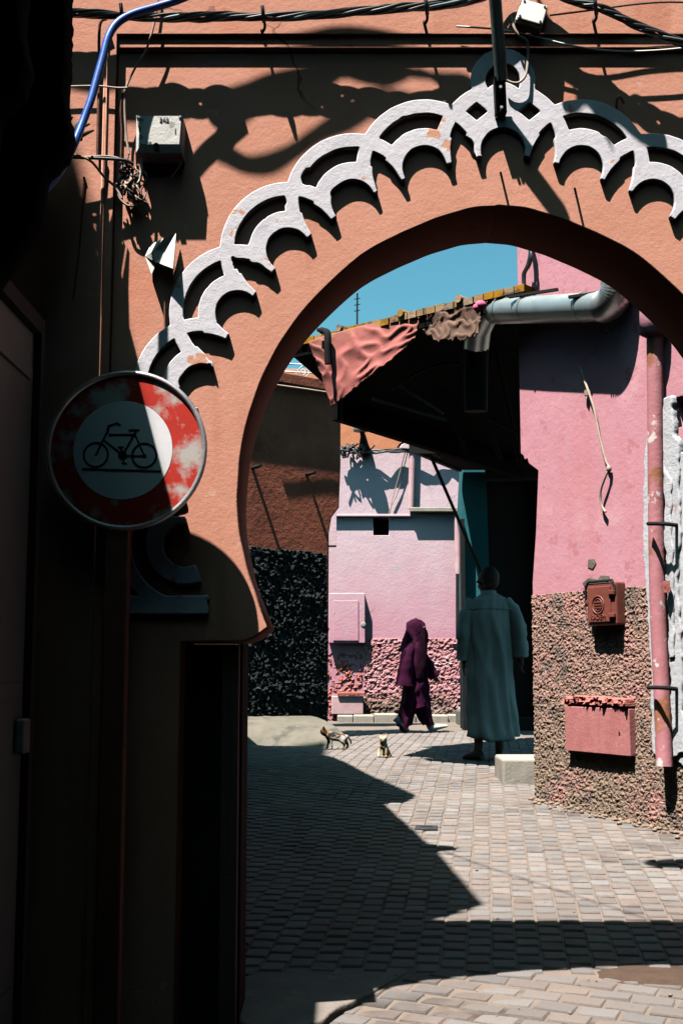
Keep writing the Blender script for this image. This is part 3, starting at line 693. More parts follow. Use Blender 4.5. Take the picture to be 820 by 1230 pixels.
# ================================================================== canopy between the houses
cp = thing('canopy_roof', at(500, 376, 10.2), 'dark canopy roof edged with yellow ochre tiles over the alley', 'canopy')
F0, F1 = at(352, 413, 11.1), at(632, 345, 9.35)
B0, B1 = at(398, 440, 12.5) , at(575, 500, 14.5)
B0.z = 4.02; B1.z = 3.92
F1b = F1 + (F1 - F0).normalized() * 1.2; B1b = Vector((B1.x + 1.6, B1.y + .8, B1.z))
def slab4(a, b, c, d_, t):
    dn_ = Vector((0, 0, -t)); P = [a, b, c, d_]; return MB().add(P + [x + dn_ for x in P], [(0, 1, 2, 3), (7, 6, 5, 4), (0, 4, 5, 1), (1, 5, 6, 2), (2, 6, 7, 3), (3, 7, 4, 0)])
dz0 = Vector((0, 0, -.07))
bl0, bl1 = at(405, 503, 12.4), at(585, 560, 14.6)
bl2 = bl1 + (bl1 - bl0) * .3; vz = Vector((0, 0, .30))
ring5 = [F0 + dz0, F1 + dz0 + Vector((0, .12, 0)), F1 + dz0 + Vector((1.7, 1.2, 0)), bl2 + vz, bl0 + vz]
part('roof_sheet', MB().add(ring5 + [p - Vector((0, 0, .05)) for p in ring5], [(0, 1, 2, 3, 4), (9, 8, 7, 6, 5)] + [(k, k + 5, (k + 1) % 5 + 5, (k + 1) % 5) for k in range(5)]), M['canopy_metal'], cp)
# tiled rim: a row of half-round tiles laid along the edge with raised caps
dirE = (F1 - F0).normalized(); LE = (F1 - F0).length
back = Vector((-dirE.y, dirE.x, 0)).normalized()
if back.y < 0: back = -back
up_ = Vector((0, 0, 1))
nt_ = 26
def edge_box(s0, s1, b0, b1, h0, h1):
    vs = [F0 + dirE * s + back * b + up_ * h for h in (h0, h1) for s, b in ((s0, b0), (s1, b0), (s1, b1), (s0, b1))]
    return MB().add(vs, [(0, 3, 2, 1), (4, 5, 6, 7), (0, 1, 5, 4), (1, 2, 6, 5), (2, 3, 7, 6), (3, 0, 4, 7)])
for k in range(nt_):
    s0 = LE * k / nt_ + .004; s1 = LE * (k + 1) / nt_ - .004; j = random.uniform(-.008, .008)
    part('tile', edge_box(s0, s1, -.03 + j, .26, -.035 + j, .022 + j), M['tile'], cp)
part('fascia', edge_box(0, LE, .0, .22, -.13, -.04), M['canopy_metal'], cp)
for k in (6.2, 13.4, 19.6):
    c = F0 + dirE * LE * k / nt_ + up_ * .028
    part('cap_tile', MB().tube([c - back * .05 - dirE * 0, c + back * .28], [.034, .032], 8), M['tile'], cp)
# back beam, trusses
part('beam', slab4(bl0 + vz, bl2 + vz, bl2 + vz + Vector((-.05, .10, 0)), bl0 + vz + Vector((-.05, .10, 0)), .30), M['canopy_metal'], cp)
part('bracket', MB().tube([at(411, 452, 12.2), at(411, 506, 12.2)], .02, 6), M['iron'], cp)
def bar(a, b, r, m_, pr, nm): return part(nm, MB().tube([a, b], r, 6), m_, pr)
bar(at(447, 479, 11.6), at(536, 505, 12.2), .016, M['rod'], cp, 'tie_rod')
bar(at(478, 462, 11.4), at(532, 497, 12.1), .014, M['rod'], cp, 'tie_rod')
part('tie_rod', MB().tube(spline([at(470, 468, 11.3), at(500, 448, 11.2), at(525, 438, 11.1), at(552, 436, 11)], 6), .014, 6), M['rod'], cp)
bar(at(585, 502, 11.8), at(628, 522, 11.8), .014, M['iron'], cp, 'tie_rod')
bar(at(590, 395, 10.2), at(625, 560, 13.5), .03, M['canopy_metal'], cp, 'rafter')
bar(at(500, 396, 10.7), at(560, 545, 14.0), .03, M['canopy_metal'], cp, 'rafter')
bar(at(545, 385, 10.4), at(600, 550, 14.0), .03, M['canopy_metal'], cp, 'rafter')

# red cloth slung from the canopy edge
def cloth(name, grid, thick, material, lab, cat, jitter=.02, fold=.03, fs=(5, 7), seed=0):
    """grid: rows of world points (bilinear patch net) -> folded sheet with thickness"""
    R = len(grid); C_ = len(grid[0]); n1, n2 = 64, 96
    def ev(a, b):
        a *= R - 1; b *= C_ - 1; i = min(int(a), R - 2); j = min(int(b), C_ - 2); a -= i; b -= j
        return grid[i][j] * (1 - a) * (1 - b) + grid[i + 1][j] * a * (1 - b) + grid[i][j + 1] * (1 - a) * b + grid[i + 1][j + 1] * a * b
    vs = []; 
    for i in range(n1 + 1):
        for j in range(n2 + 1):
            a, b = i / n1, j / n2; p = ev(a, b)
            q = Vector((a * fs[0], b * fs[1], seed))
            cr = 1 - abs(mnoise.noise(q * 2.2 + Vector((3, 1, 7)))) * 2; c2_ = 1 - abs(mnoise.noise(q * 4.6 + Vector((8, 2, 5)))) * 2
            f = .8 * fold * max(0, cr) ** 2 + mnoise.noise(q * .7) * fold * 1.6
            k = min(1, 6 * a)
            vs.append(p + Vector((f * .25, -f * 1.5, f * .7)) * k + Vector((0, 0, jitter * mnoise.noise(Vector((b * 30, seed, 3))) * (a > .96))))
    fs_ = [(i * (n2 + 1) + j, i * (n2 + 1) + j + 1, (i + 1) * (n2 + 1) + j + 1, (i + 1) * (n2 + 1) + j) for i in range(n1) for j in range(n2)]
    mb = MB().add(vs, fs_, True); me = mb.mesh(name)
    ob = bpy.data.objects.new(name, me); COL.objects.link(ob); md = ob.modifiers.new('t', 'SOLIDIFY'); md.thickness = thick
    bpy.context.view_layer.update(); me2 = eval_mesh(ob)
    o = part(name, me2, material, None, grid[0][0])
    tag(o, lab, cat); return o
rowT = [at(371, 411, 10.85), at(390, 404, 10.75), at(430, 393, 10.5), at(470, 385, 10.3), at(506, 377, 10.1)]
rowM = [at(386, 446, 10.8), at(402, 440, 10.65), at(438, 432, 10.45), at(470, 413, 10.3), at(502, 392, 10.1)]
rowB = [at(399, 486, 10.75), at(410, 478, 10.6), at(440, 455, 10.4), at(474, 433, 10.25), at(499, 406, 10.1)]
rc = cloth('awning_cloth', [rowT, rowM, rowB], .012, M['red_cloth'], 'faded red cloth sagging to a pointed corner from the canopy edge', 'cloth', seed=1, fold=.028, fs=(1.6, 2.6))
rowT = [at(505, 377, 10.1), at(525, 372, 9.95), at(550, 368, 9.8), at(578, 366, 9.65)]
rowM = [at(509, 392, 10.1), at(528, 390, 9.95), at(552, 388, 9.8), at(577, 384, 9.65)]
rowB = [at(508, 398, 10.05), at(528, 412, 9.9), at(552, 410, 9.75), at(575, 400, 9.6)]
cloth('folded_cloth', [rowT, rowM, rowB], .012, M['brown_cloth'], 'brown mottled cloth bundled on the canopy edge next to the duct', 'cloth', seed=5, fold=.024, fs=(1.5, 3))
tag(part('cloth_strap', MB().tube(spline([at(382, 396, 10.7), at(392, 399, 10.62), at(393.5, 408, 10.60), at(393.5, 422, 10.60), at(394, 437, 10.60)], 4), [.02] * 2 + [.034] * 15, 6), M['black'], None, at(392, 408, 10.6)), 'black strap hanging over the faded red cloth', 'strap')
tag(part('pink_rag', MB().ell(at(577, 366, 9.5), (.05, .04, .035), None, 9, 6).ell(at(572, 369, 9.5), (.03, .03, .03), None, 8, 6), M['pink_rag'], None, at(577, 366, 9.5)), 'bright pink rag knotted at the end of the duct', 'rag')
# aerial against the sky
an = MB(); a0 = at(428, 400, 24); a1 = at(429, 352, 24)
an.tube([a0 - Vector((0, 0, 1.5)), a1], .018, 5)
for k in (.55, .7, .85): p = a0.lerp(a1, k); an.tube([p - Vector((.06, 0, 0)), p + Vector((.06, 0, .02))], .01, 4)
rearH = thing('rear_house', (-2, 25, .43), 'distant house top with an aerial behind the canopy', 'building')
part('wall', MB().box((-4, 24.2, .3), (1.2, 27, 6.6)), M['orange'], rearH); part('aerial', an, M['iron'], rearH)

# ================================================================== brown earth wall, left of the alley
bh_ = thing('earth_house', at(340, 861, 15), 'red brown earth walled house with black pebbledash base beyond the arch', 'building')
bu_ = lambda x, y: BROWN.uv(x, y)
xr_t = bu_(410, 560)[0]; xr_b = bu_(395, 700)[0]; xl_ = bu_(262, 700)[0]
zt0 = bu_(336, 452)[1]
lp = [(xl_, .3), (xl_, zt0 + .12), (bu_(336, 452)[0], zt0), (xr_t, bu_(408, 462)[1]), (xr_t, bu_(410, 560)[1]), bu_(408, 610), bu_(399, 622), bu_(396, 640), (xr_b, .3)]
part('wall', flat_shape([lp], .8, .03, BROWN.m()), M['brown_wall'], bh_)
cop = MB()
a = bu_(330, 466); b = bu_(409, 474)
lp = [(a[0] - .9, a[1] + .12 + .09), (b[0] + .01, b[1] + .13), (b[0] + .01, b[1] - .0), (a[0] - .9, a[1] + .08)]
part('coping', flat_shape([lp], .86, .012, BROWN.m(.10)), M['brown_wall'], bh_)
mbc = MB().tube([BROWN.pt(*bu_(300, 461), .12), BROWN.pt(*bu_(360, 469), .11), BROWN.pt(*bu_(398, 475), .12)], .012, 5); part('cable', mbc, M['wire'], bh_)
poly = [(bu_(270, 655)[0], .2), bu_(270, 651), bu_(305, 656), bu_(345, 659), bu_(392, 664), (bu_(393.5, 800)[0], .2)]
part('pebbledash', rough_sheet(BROWN, poly, .005, .07, .017, 11, back=.04, freq=(11, 26, 3)), M['black_pebble'], bh_)
mbw = MB()
for (x0, y0, x1, y1) in ((298, 560, 332, 700), (366, 560, 388, 668)):
    A_ = BROWN.pt(*bu_(x0, y0), .02); B_ = BROWN.pt(*bu_(x1, y1), .06)
for (x0, y0) in ((303, 562), (368, 570)):        # nails whose long shadows rake down the wall
    p = BROWN.pt(*bu_(x0, y0), -.02); mbw = MB().tube([p, p + BROWN.n * .22], .022, 6); part('peg', mbw, M['iron'], bh_)
# roof rail with a diamond
rl = thing('roof_rail', at(362, 448, 17.5), 'white roof railing with a diamond motif above the earth wall', 'railing')
for y in (437.5, 447, 455): part('bar', MB().tube([at(325, y - 2.0, 17.5), at(400, y + 2.5, 17.5)], .012, 6), M['rail_white'], rl)
for s_ in (8.5, 4): part('diamond', MB().tube([at(364 + s_ * a, 447 + s_ * b, 17.45) for a, b in ((0, -1), (1, 0), (0, 1), (-1, 0), (0, -1))], .010, 5), M['rail_white'], rl)
part('rail_base', MB().box((at(300, 456, 17.5).x, 17.4, 3.0), (at(404, 456, 17.5).x, 17.7, at(360, 457, 17.5).z)), M['lilac'], rl)
# concrete ramp at its foot
g0, g1_, g2_, g3_ = ground(262, 894), ground(287, 894), ground(400, 896.5), ground(427, 898)
w0, w1 = BROWN.hit(262, 861, .03), BROWN.hit(372, 860, .03)
rp = MB(); tops = [g0, g2_, g3_]
nx_ = 26; vs = []
for i in range(nx_ + 1):
    t = i / nx_
    f = g0.lerp(g3_, t); wv = w0.lerp(w1, t) if True else w0
    for k in range(7):
        s_ = k / 6; p = f.lerp(wv, s_); z0_ = gz(f.y)
        hgt = (wv.z - z0_) * (1 - (1 - s_) ** 2.2)
        p.z = z0_ + hgt + .012 * mnoise.noise(Vector((t * 9, s_ * 4, 2))) - (.03 if k == 0 else 0); vs.append(p)
fs = [(i * 7 + k, i * 7 + k + 1, (i + 1) * 7 + k + 1, (i + 1) * 7 + k) for i in range(nx_) for k in range(6)]
rp.add(vs, fs, True)
e0 = len(vs) - 7
rp.add([vs[e0 + k] for k in range(7)] + [Vector((w1.x + .02, w1.y + .4, .4)), Vector((w1.x, w1.y, .4)), Vector((g3_.x, g3_.y, .38))], [(0, 1, 2, 3, 4, 5, 6, 8, 9)])
tag(part('kerb_ramp', rp, M['concrete'], None, g1_), 'worn concrete ramp at the foot of the earth wall', 'ramp')

# ================================================================== lilac facade at the end of the alley
fh = thing('lilac_house', at(470, 865, 20), 'lilac and pink house with pink roughcast base at the end of the alley', 'building')
fu = lambda x, y: FAR.uv(x, y)
ub = fu(553, 700)[0]; ua = fu(330, 700)[0]
zo = fu(450, 543)[1]
sq = [fu(448, 622), fu(467, 622), fu(467, 643), fu(448, 643)]
part('wall', flat_shape([[(ua, .2), (ua, zo), fu(452, 541), fu(478, 540), fu(482, 534), fu(490, 530), fu(496, 505), (fu(496, 500)[0], 6.2), (ub + .9, 6.2), (ub + .9, 3.9), fu(566, 560), fu(567, 600), fu(556, 618), (ub, fu(553, 640)[1]), (ub, .2)], sq], .7, .01, FAR.m()), M['lilac'], fh)
part('wall', flat_shape([[(ua, zo + .005), (ua, 6.2), (fu(495.5, 500)[0], 6.2), (fu(495.5, 500)[0], fu(490, 527)[1]), fu(480, 533), fu(476, 539.3), fu(452, 540.2)]], .68, .01, FAR.m(-.012)), M['orange'], fh)
part('window_hole', MB().box((sq[0][0] - .02, 20.30, sq[3][1] - .02), (sq[1][0] + .02, 20.36, sq[0][1] + .02)), M['dark_door'], fh)
poly = [(fu(436, 800)[0], .38), fu(436, 800), fu(436, 778), fu(440, 767), fu(455, 765), fu(500, 765), fu(553, 766), (ub, .38)]
part('roughcast', rough_sheet(FAR, poly, .004, .034, .017, 14, back=.04, freq=(9, 22, 2.5)), M['far_pebble'], fh)
poly = [(fu(380, 800)[0], .38), fu(380, 785), fu(415, 782), fu(437, 779), (fu(437, 800)[0], .38)]
part('roughcast', rough_sheet(FAR, poly, -.02, .05, .025, 15, back=.04, freq=(9, 22, 2.5)), M['red_plaster'], fh)
for (x0, y0, x1, y1) in ((395, 713, 438, 773),):
    pnl = part('wall_cabinet', MB().box((fu(x0, 0 + 700)[0], 19.86, fu(x0, y1)[1]), (fu(x1, 700)[0], 20.01, fu(x0, y0)[1]), cham=.012), M['lilac'], fh)
    part('door', MB().box((fu(400, 700)[0], 19.845, fu(400, 770)[1]), (fu(430, 700)[0], 19.862, fu(400, 722)[1]), cham=.005), M['lilac'], pnl)
    part('patch', MB().ell((fu(436, 751)[0], 19.86, fu(436, 751)[1]), (.045, .012, .05), None, 10, 6), M['pale_stone'], pnl)
lb = part('wall_box', MB().box((fu(398, 840)[0], 19.84, fu(400, 858)[1]), (fu(436, 840)[0], 20.0, fu(400, 836)[1]), cham=.012), M['far_pipe'], fh)
part('ledge', MB().box((fu(405, 835)[0], 19.80, fu(400, 835)[1]), (fu(438, 840)[0], 19.93, fu(400, 831)[1]), cham=.01), M['red_plaster'], fh)
pp = MB().tube([FAR.pt(*fu(495.5, 480), .07), FAR.pt(*fu(494.5, 560), .07), FAR.pt(*fu(493, 612), .07)], .055, 10); part('drain_pipe', pp, M['far_pipe'], fh)
part('gutter', MB().box((fu(492, 610)[0], 19.86, fu(500, 616)[1]), (fu(551, 612)[0], 20.0, fu(500, 610.5)[1]), cham=.012), M['pale_stone'], fh)
pp = MB().tube([FAR.pt(*fu(549, 615), .08), FAR.pt(*fu(549, 650), .08), FAR.pt(*fu(549.5, 690), .08)], .055, 10); part('downpipe', pp, M['far_pipe'], fh)
pp = MB().tube([FAR.pt(*fu(551, 690), .08), FAR.pt(*fu(551, 768), .08)], .06, 10); part('downpipe', pp, M['iron'], fh)
part('ledge', MB().box((ua, 19.93, fu(400, 621)[1]), (fu(493, 612)[0], 20.005, fu(400, 618)[1]), cham=.008), M['lilac'], fh)
# lamp on the far facade
lm = thing('wall_lamp', FAR.pt(*fu(434, 545), 0), 'small grey hooded lamp on the lilac house above the cable', 'lamp')
c = FAR.pt(*fu(433, 519), .32)
part('lamp_shade', MB().tube([c + Vector((0, 0, .09)), c + Vector((0, 0, .06)), c + Vector((0, 0, -.03)), c + Vector((0, 0, -.05))], [.06, .10, .13, .12], 12), M['pipe_green'], lm)
part('bracket', MB().tube([c, c + Vector((.04, .10, -.12)), c + Vector((.05, .22, -.26)), FAR.pt(*fu(440, 545), .02)], [.03, .05, .09, .10], 8), M['iron'], lm)
# tangled cable along the far facade
tg = MB()
for k in range(3):
    pts = []
    for i in range(24):
        x = 405 + i * 7.2; y = 543 - 2.2 * math.sin(i * .5 + k) + random.uniform(-1.2, 1.2) - max(0, (i - 12)) * .18
        pts.append(FAR.pt(*fu(x, y), (.13 + .03 * math.sin(i * .9 + k))))
    tg.tube(spline(pts, 3), .018, 5)
for k in range(16):
    x = random.uniform(405, 450); y = 543 + random.uniform(-2, 2); p = FAR.pt(*fu(x, y), .12)
    tg.tube(spline([p + Vector((random.gauss(0, .06), random.uniform(-.12, .05), random.gauss(0, .06))) for _ in range(5)], 3), .014, 4)
tag(part('tangled_cable', tg, M['cable'], None, FAR.pt(*fu(430, 543), 0)), 'tangled black cable strung across the lilac house', 'cable')
hw = MB().tube(spline([FAR.pt(*fu(490, 541), .1), FAR.pt(*fu(484, 565), .06), FAR.pt(*fu(478, 590), .05), FAR.pt(*fu(469, 610), .05), FAR.pt(*fu(466, 622), .05)], 5), .008, 4)
hw.tube(spline([FAR.pt(*fu(487, 541), .1), FAR.pt(*fu(478, 575), .08), FAR.pt(*fu(470, 604), .05), FAR.pt(*fu(467, 624), .05)], 5), .007, 4)
tag(part('drooping_wire', hw, M['wire'], None, FAR.pt(*fu(480, 560), 0)), 'thin wires drooping to the square hole in the lilac wall', 'wire')
# kerb stones below it
kx = 405
rk = random.Random(8); i = 0
ks = thing('kerb', at(480, 878, 19.6), 'pale stone kerb along the foot of the lilac house', 'kerb')
while kx < 548:
    wd = rk.uniform(17, 28); a_ = at(kx, 800, 19.5).x; b_ = at(min(kx + wd, 549) - .6, 800, 19.5).x
    part('kerb_stone', MB().box((a_, 19.45 + rk.uniform(-.02, .02), .40), (b_, 19.9, .43 + rk.uniform(.09, .14)), cham=.015), M['pale_stone'], ks); kx += wd
a_, b_ = at(550, 800, 18.6).x, at(572, 800, 18.6).x
tag(part('corner_stone', MB().box((a_, 18.6, .38), (b_ + .1, 19.1, at(555, 853, 18.6).z), cham=.03), M['concrete'], None, (a_, 18.6, .43)), 'squared stone block at the corner of the lilac house', 'stone block')

# ================================================================== turquoise shop in the shade
ts = thing('turquoise_shop', at(600, 878, 17.2), 'shaded turquoise shop with a black doorway behind the man', 'building')
tu = lambda x, y: TURQ.uv(x, y)
dr = [tu(584, 574), tu(650, 574), (tu(650, 660)[0], .42), (tu(590, 700)[0], .42)]
lp = [tu(557, 560)]
out = [(tu(554, 600)[0], .3), tu(556, 700), tu(557, 640), tu(553, 620), tu(556, 560), (tu(556, 500)[0], 5.5), (4.9, 5.5), (4.9, .3)]
part('wall', flat_shape([out, dr], .6, .01, TURQ.m()), M['turquoise'], ts)
part('doorway', MB().box((tu(575, 700)[0], 17.55, .3), (tu(665, 700)[0], 17.62, tu(600, 555)[1])), M['dark_door'], ts)
part('lintel_shade', MB().box((tu(582, 570)[0], 17.10, tu(582, 577)[1]), (tu(660, 570)[0], 17.195, tu(582, 552)[1]), cham=.01), M['dark_door'], ts)  # dark panel standing in for the shade over the turquoise lintel
part('side_post', MB().box((tu(552, 700)[0] + .005, 17.02, .42), (tu(557, 700)[0], 17.19, tu(556, 625)[1])), M['iron'], ts)
part('sill', MB().box((tu(612, 700)[0], 17.0, .42), (tu(650, 700)[0], 17.3, .60), cham=.01), M['dark_door'], ts)
# small metal awning above it
sa = thing('metal_awning', TURQ.pt(*tu(560, 560), 0), 'dark sheet metal awning over the turquoise shop held by a slanting bar', 'awning')
A0, A1 = at(494, 536, 14.9), at(660, 552, 14.9)
zb = A0.z + .06
part('sheet', slab4(A0, A1, Vector((A1.x + .5, 17.18, zb + .05)), Vector((1.64, 17.18, zb + .05)), .04), M['canopy_metal'], sa)
part('rim', MB().box((A0.x - .02, 14.87, A0.z - .09), (A1.x, 14.92, A0.z + .02)), M['iron'], sa)
part('rim', slab4(A0 + Vector((-.03, 0, .03)), A0 + Vector((.03, 0, .03)), Vector((1.69, 17.15, zb + .08)), Vector((1.63, 17.15, zb + .08)), .10), M['iron'], sa)
bar(at(513, 538, 15.0), at(584, 702, 16.95), .024, M['iron'], sa, 'strut')
bar(at(516, 543, 15.0), at(560, 560, 17.1), .018, M['iron'], sa, 'strut')

# ================================================================== houses round the near end of the alley (out of the picture, they close off the sky)
for nm, lo, hi, lab in (('alley_block', (-8, 4.95, 0), (-3.55, 10.1, 12.3), 'tall dark block set back behind the stepped alley house'),
                        ('street_house', (-7, -9, 0), (-3.05, 4.4, 10.3), 'tall dark house set back over the shop front'),
                        ('street_house', (2.75, -9, 0), (7, 4.40, 14.0), 'tall dark house right of the street before the arch'),
                        ('street_house', (-3.0, -8, 0), (2.7, -4.0, 7.5), 'tall dark house closing the street opposite the arch')):
    h = thing(nm, ((lo[0] + hi[0]) / 2, (lo[1] + hi[1]) / 2, 0), lab, 'building')
    part('wall', MB().box(lo, hi), M['left_wall'], h)
    part('parapet', MB().box((lo[0] + .01, lo[1] + .01, hi[2] + .002), (hi[0] - .01, hi[1] - .01, hi[2] + .3)), M['left_wall'], h)

sky_blk = thing('sky_blocker', (-.95, 0, 0), 'unseen dark wooden block added beside the shop front to cut sky light', 'sky_blocker')  # unseen block, added to keep sky light off the awning and shop door
part('blocker_body', MB().box((-1.04, -1.8, 0), (-.50, 1.25, 3.2)), M['old_wood'], sky_blk)
part('roof', MB().box((-1.3, -1.9, 3.365), (-.40, 3.0, 3.41)), M['old_wood'], sky_blk)
for y in (-1.7, .9): part('roof_post', MB().box((-.9, y, 3.2), (-.84, y + .06, 3.38)), M['old_wood'], sky_blk)

# ================================================================== ON THE ARCH
def ap(x, y, off): return at(x, y, W - off)
# --- round cycle sign on its post
SY = W - .18
SG = Plane((0, SY, 0), (1, -.045), (0, -1, 0))
so = at(151, 540, SY); SG.o = Vector((so.x, so.y, 0))
sgn = thing('road_sign', (at(139, 700, SY).x, SY + .03, 0), 'round no cycling sign, faded red ring round a black bicycle', 'sign')
cu_, cz_ = 0.0, so.z
SR = 96.5 * SY / FPX * .995
def disc(r, c=(0, 0), n=72): return [(c[0] + r * math.cos(2 * PI * k / n), c[1] + r * math.sin(2 * PI * k / n)) for k in range(n)]
MS = SG.m() @ Matrix.Translation((cu_, cz_, 0))
part('plate', flat_shape([disc(SR - .006)], .006, 0, MS @ Matrix.Translation((0, 0, -.012))), M['sign_metal'], sgn)
part('rim', MB().tube([MS @ Vector((SR * math.cos(t), SR * math.sin(t), -.008)) for t in np.linspace(0, 2 * PI, 73)], .010, 8, False), M['sign_metal'], sgn)
ci = SG.uv(147, 540); ci = (ci[0], ci[1] - cz_); RI = 61 * SY / FPX
part('red_ring', flat_shape([disc(SR - .008), disc(RI + .001, ci)], .003, 0, MS @ Matrix.Translation((0, 0, -.008))), M['sign_red'], sgn)
face = part('white_face', flat_shape([disc(RI, ci)], .003, .0006, MS @ Matrix.Translation((0, 0, -.0068))), M['sign_white'], sgn)
def zs(x, y): u, v = SG.uv(40 + x / 3.727, 430 + y / 3.727); return (u, v - cz_)
bk = MB()
def stroke(a, b, wd):
    a = Vector(zs(*a)); b = Vector(zs(*b)); d_ = (b - a).normalized(); n_ = Vector((-d_.y, d_.x)) * wd / 2; a -= d_ * wd * .3; b += d_ * wd * .3
    P = [a + n_, a - n_, b - n_, b + n_]
    bk.add([MS @ Vector((p.x, p.y, h)) for h in (-.0072, -.0052) for p in P], [(0, 1, 2, 3), (7, 6, 5, 4), (0, 4, 5, 1), (1, 5, 6, 2), (2, 6, 7, 3), (3, 7, 4, 0)])
u1_ = SY / FPX / 3.727
for a, b, wd in (((335, 318), (278, 432), 9), ((338, 342), (450, 342), 8), ((318, 370), (398, 432), 9), ((456, 330), (400, 432), 9), ((455, 345), (495, 435), 7), ((400, 437), (495, 437), 8),
                 ((330, 320), (338, 302), 10), ((336, 303), (374, 290), 9), ((374, 290), (387, 300), 9), ((428, 322), (470, 322), 10), ((380, 398), (402, 398), 8), ((390, 400), (398, 432), 7), ((398, 435), (404, 470), 7), ((396, 469), (414, 470), 8), ((218, 496), (566, 506), 9)):
    stroke(a, b, wd * u1_)
bm_ = bk.mesh('bicycle')
parts_ = [bm_]
for c_, r_ in (((278, 432), 60), ((495, 435), 60)):
    c2_ = zs(*c_); R_ = r_ * u1_
    parts_.append(flat_shape([disc(R_, c2_, 48), disc(R_ - 9 * u1_, c2_, 48)], .002, 0, MS @ Matrix.Translation((0, 0, -.0053))))
parts_.append(flat_shape([disc(20 * u1_, zs(398, 435), 24)], .002, 0, MS @ Matrix.Translation((0, 0, -.0051))))
parts_.append(flat_shape([disc(9 * u1_, zs(495, 437), 20)], .002, 0, MS @ Matrix.Translation((0, 0, -.0050))))
part('bicycle', join(parts_), M['black'], face)
pw0, pw1 = at(124, 800, SY + .03).x, at(152, 800, SY + .03).x
part('post', MB().box((pw0, SY + .012, -.1), (pw1, SY + .075, so.z + .2), cham=.006), M['post_brown'], sgn)
part('clamp', MB().box((pw0 - .02, SY + .0135, so.z - .12), (pw1 + .02, SY + .085, so.z - .09)), M['sign_metal'], sgn)

# --- grey junction box with stencilled marks
A_ = ap(162, 182, .10); B_ = ap(219, 137, .10); bx0, bx1, bz0, bz1 = A_.x, B_.x, A_.z, B_.z
jb = tag(part('junction_box', MB().add([(bx0, W, bz0 - .004), (bx1, W, bz0 - .004), (bx1, W, bz1), (bx0, W, bz1),
    (bx0 + .002, W - .088, bz0 + .002), (bx1 - .002, W - .088, bz0 + .002), (bx1, W - .085, bz1 - .002), (bx0, W - .085, bz1 - .002),
    (bx0 + .022, W - .101, bz0 + .030), (bx1 - .010, W - .101, bz0 + .030), (bx1 - .004, W - .100, bz1 - .006), (bx0 + .004, W - .100, bz1 - .006)],
    [(0, 3, 2, 1), (0, 1, 5, 4), (1, 2, 6, 5), (2, 3, 7, 6), (3, 0, 4, 7), (4, 5, 9, 8), (5, 6, 10, 9), (6, 7, 11, 10), (7, 4, 8, 11), (8, 9, 10, 11)]), M['box_grey'], None, (bx0, W, bz0)), 'grey painted steel junction box with worn stencilled characters on the arch wall', 'junction box')
MT = Matrix(((1, 0, 0, 0), (0, 0, -1, W - .1030), (0, 1, 0, 0), (0, 0, 0, 1)))
tx = []
def bt(body, x, y, sz): q = ap(x, y, .103); part('stencil', text_mesh(body, sz, Matrix.Translation((q.x, W - .1022, q.z)) @ Matrix(((1, 0, 0, 0), (0, 0, -1, 0), (0, 1, 0, 0), (0, 0, 0, 1))), .002), M['ink'], jb)
bt('M', 169.5, 144, .024); bt('E', 168, 154.5, .022); bt('D', 169, 164, .022); bt('20', 179, 171.5, .018); bt('242', 197, 143, .024); bt('1', 210.5, 156.5, .03)
q = ap(188, 174.5, .095); part('cable_hole', MB().tube([(q.x, W - .090, q.z), (q.x, W - .104, q.z - .004)], .011, 12), M['black'], jb)
for x, y in ((165, 140), (216, 140)): q = ap(x, y, .1); part('screw', MB().tube([(q.x, W - .098, q.z), (q.x, W - .104, q.z)], .005, 8), M['sign_metal'], jb)

# --- crumpled paper
def zp(x, y, off): return ap(160 + x / 4.1, 260 + y / 4.1, off)
P = [zp(85, 138, .01), zp(150, 105, .05), zp(210, 80, .02), zp(206, 140, .05), zp(195, 255, .07), zp(110, 222, .05), zp(58, 195, .03), zp(90, 285, .045), zp(112, 232, .03), zp(150, 165, .035), zp(100, 168, .055)]
pm = MB(); fs_ = [(0, 1, 10), (1, 9, 10), (1, 2, 9), (2, 3, 9), (3, 4, 9), (9, 4, 5), (9, 5, 10), (10, 5, 6), (0, 10, 6), (6, 5, 8), (6, 8, 7)]
pm.add(P + [p + Vector((0, .004, 0)) for p in P], fs_ + [tuple(i + 11 for i in f[::-1]) for f in fs_])
tag(part('torn_paper', pm, M['paper'], None, zp(130, 180, 0)), 'crumpled torn white paper stuck to the arch wall below the grey box', 'paper')

# --- white plastic junction box, tilted, with its cable
wb = ap(636, 24, .03)
RT = Matrix.Translation((wb.x, W - .045, wb.z)) @ Matrix.Rotation(math.radians(17), 4, 'Y') @ Matrix.Rotation(math.radians(-9), 4, 'X')
wbx = tag(part('plastic_box', MB().box((-.053, -.035, -.050), (.053, .045, .045), RT, .007), M['box_side'], None, (wb.x, W, wb.z)), 'small tilted white plastic box above the crown of the arch', 'junction box')
part('lid', MB().box((-.050, -.043, -.047), (.050, -.036, .042), RT, .004), M['box_side'], wbx)
for a, b in ((-.04, -.037), (.04, -.037), (.04, .032), (-.04, .032)): part('screw', MB().tube([RT @ Vector((a, -.042, b)), RT @ Vector((a, -.046, b))], .005, 8), M['cable'], wbx)
tag(part('box_cable', MB().tube(spline([ap(614, 18, .05), ap(617, 32, .06), ap(623, 42, .06), ap(632, 48, .05), ap(634, 62, .04), ap(633, 80, .045), ap(630, 92, .05), ap(622, 99, .05), ap(612, 98, .05), ap(605, 93, .05)], 6), .0055, 6), M['wire'], None, ap(630, 70, 0)), 'tan cable looping from the white box over the relief ring', 'cable')

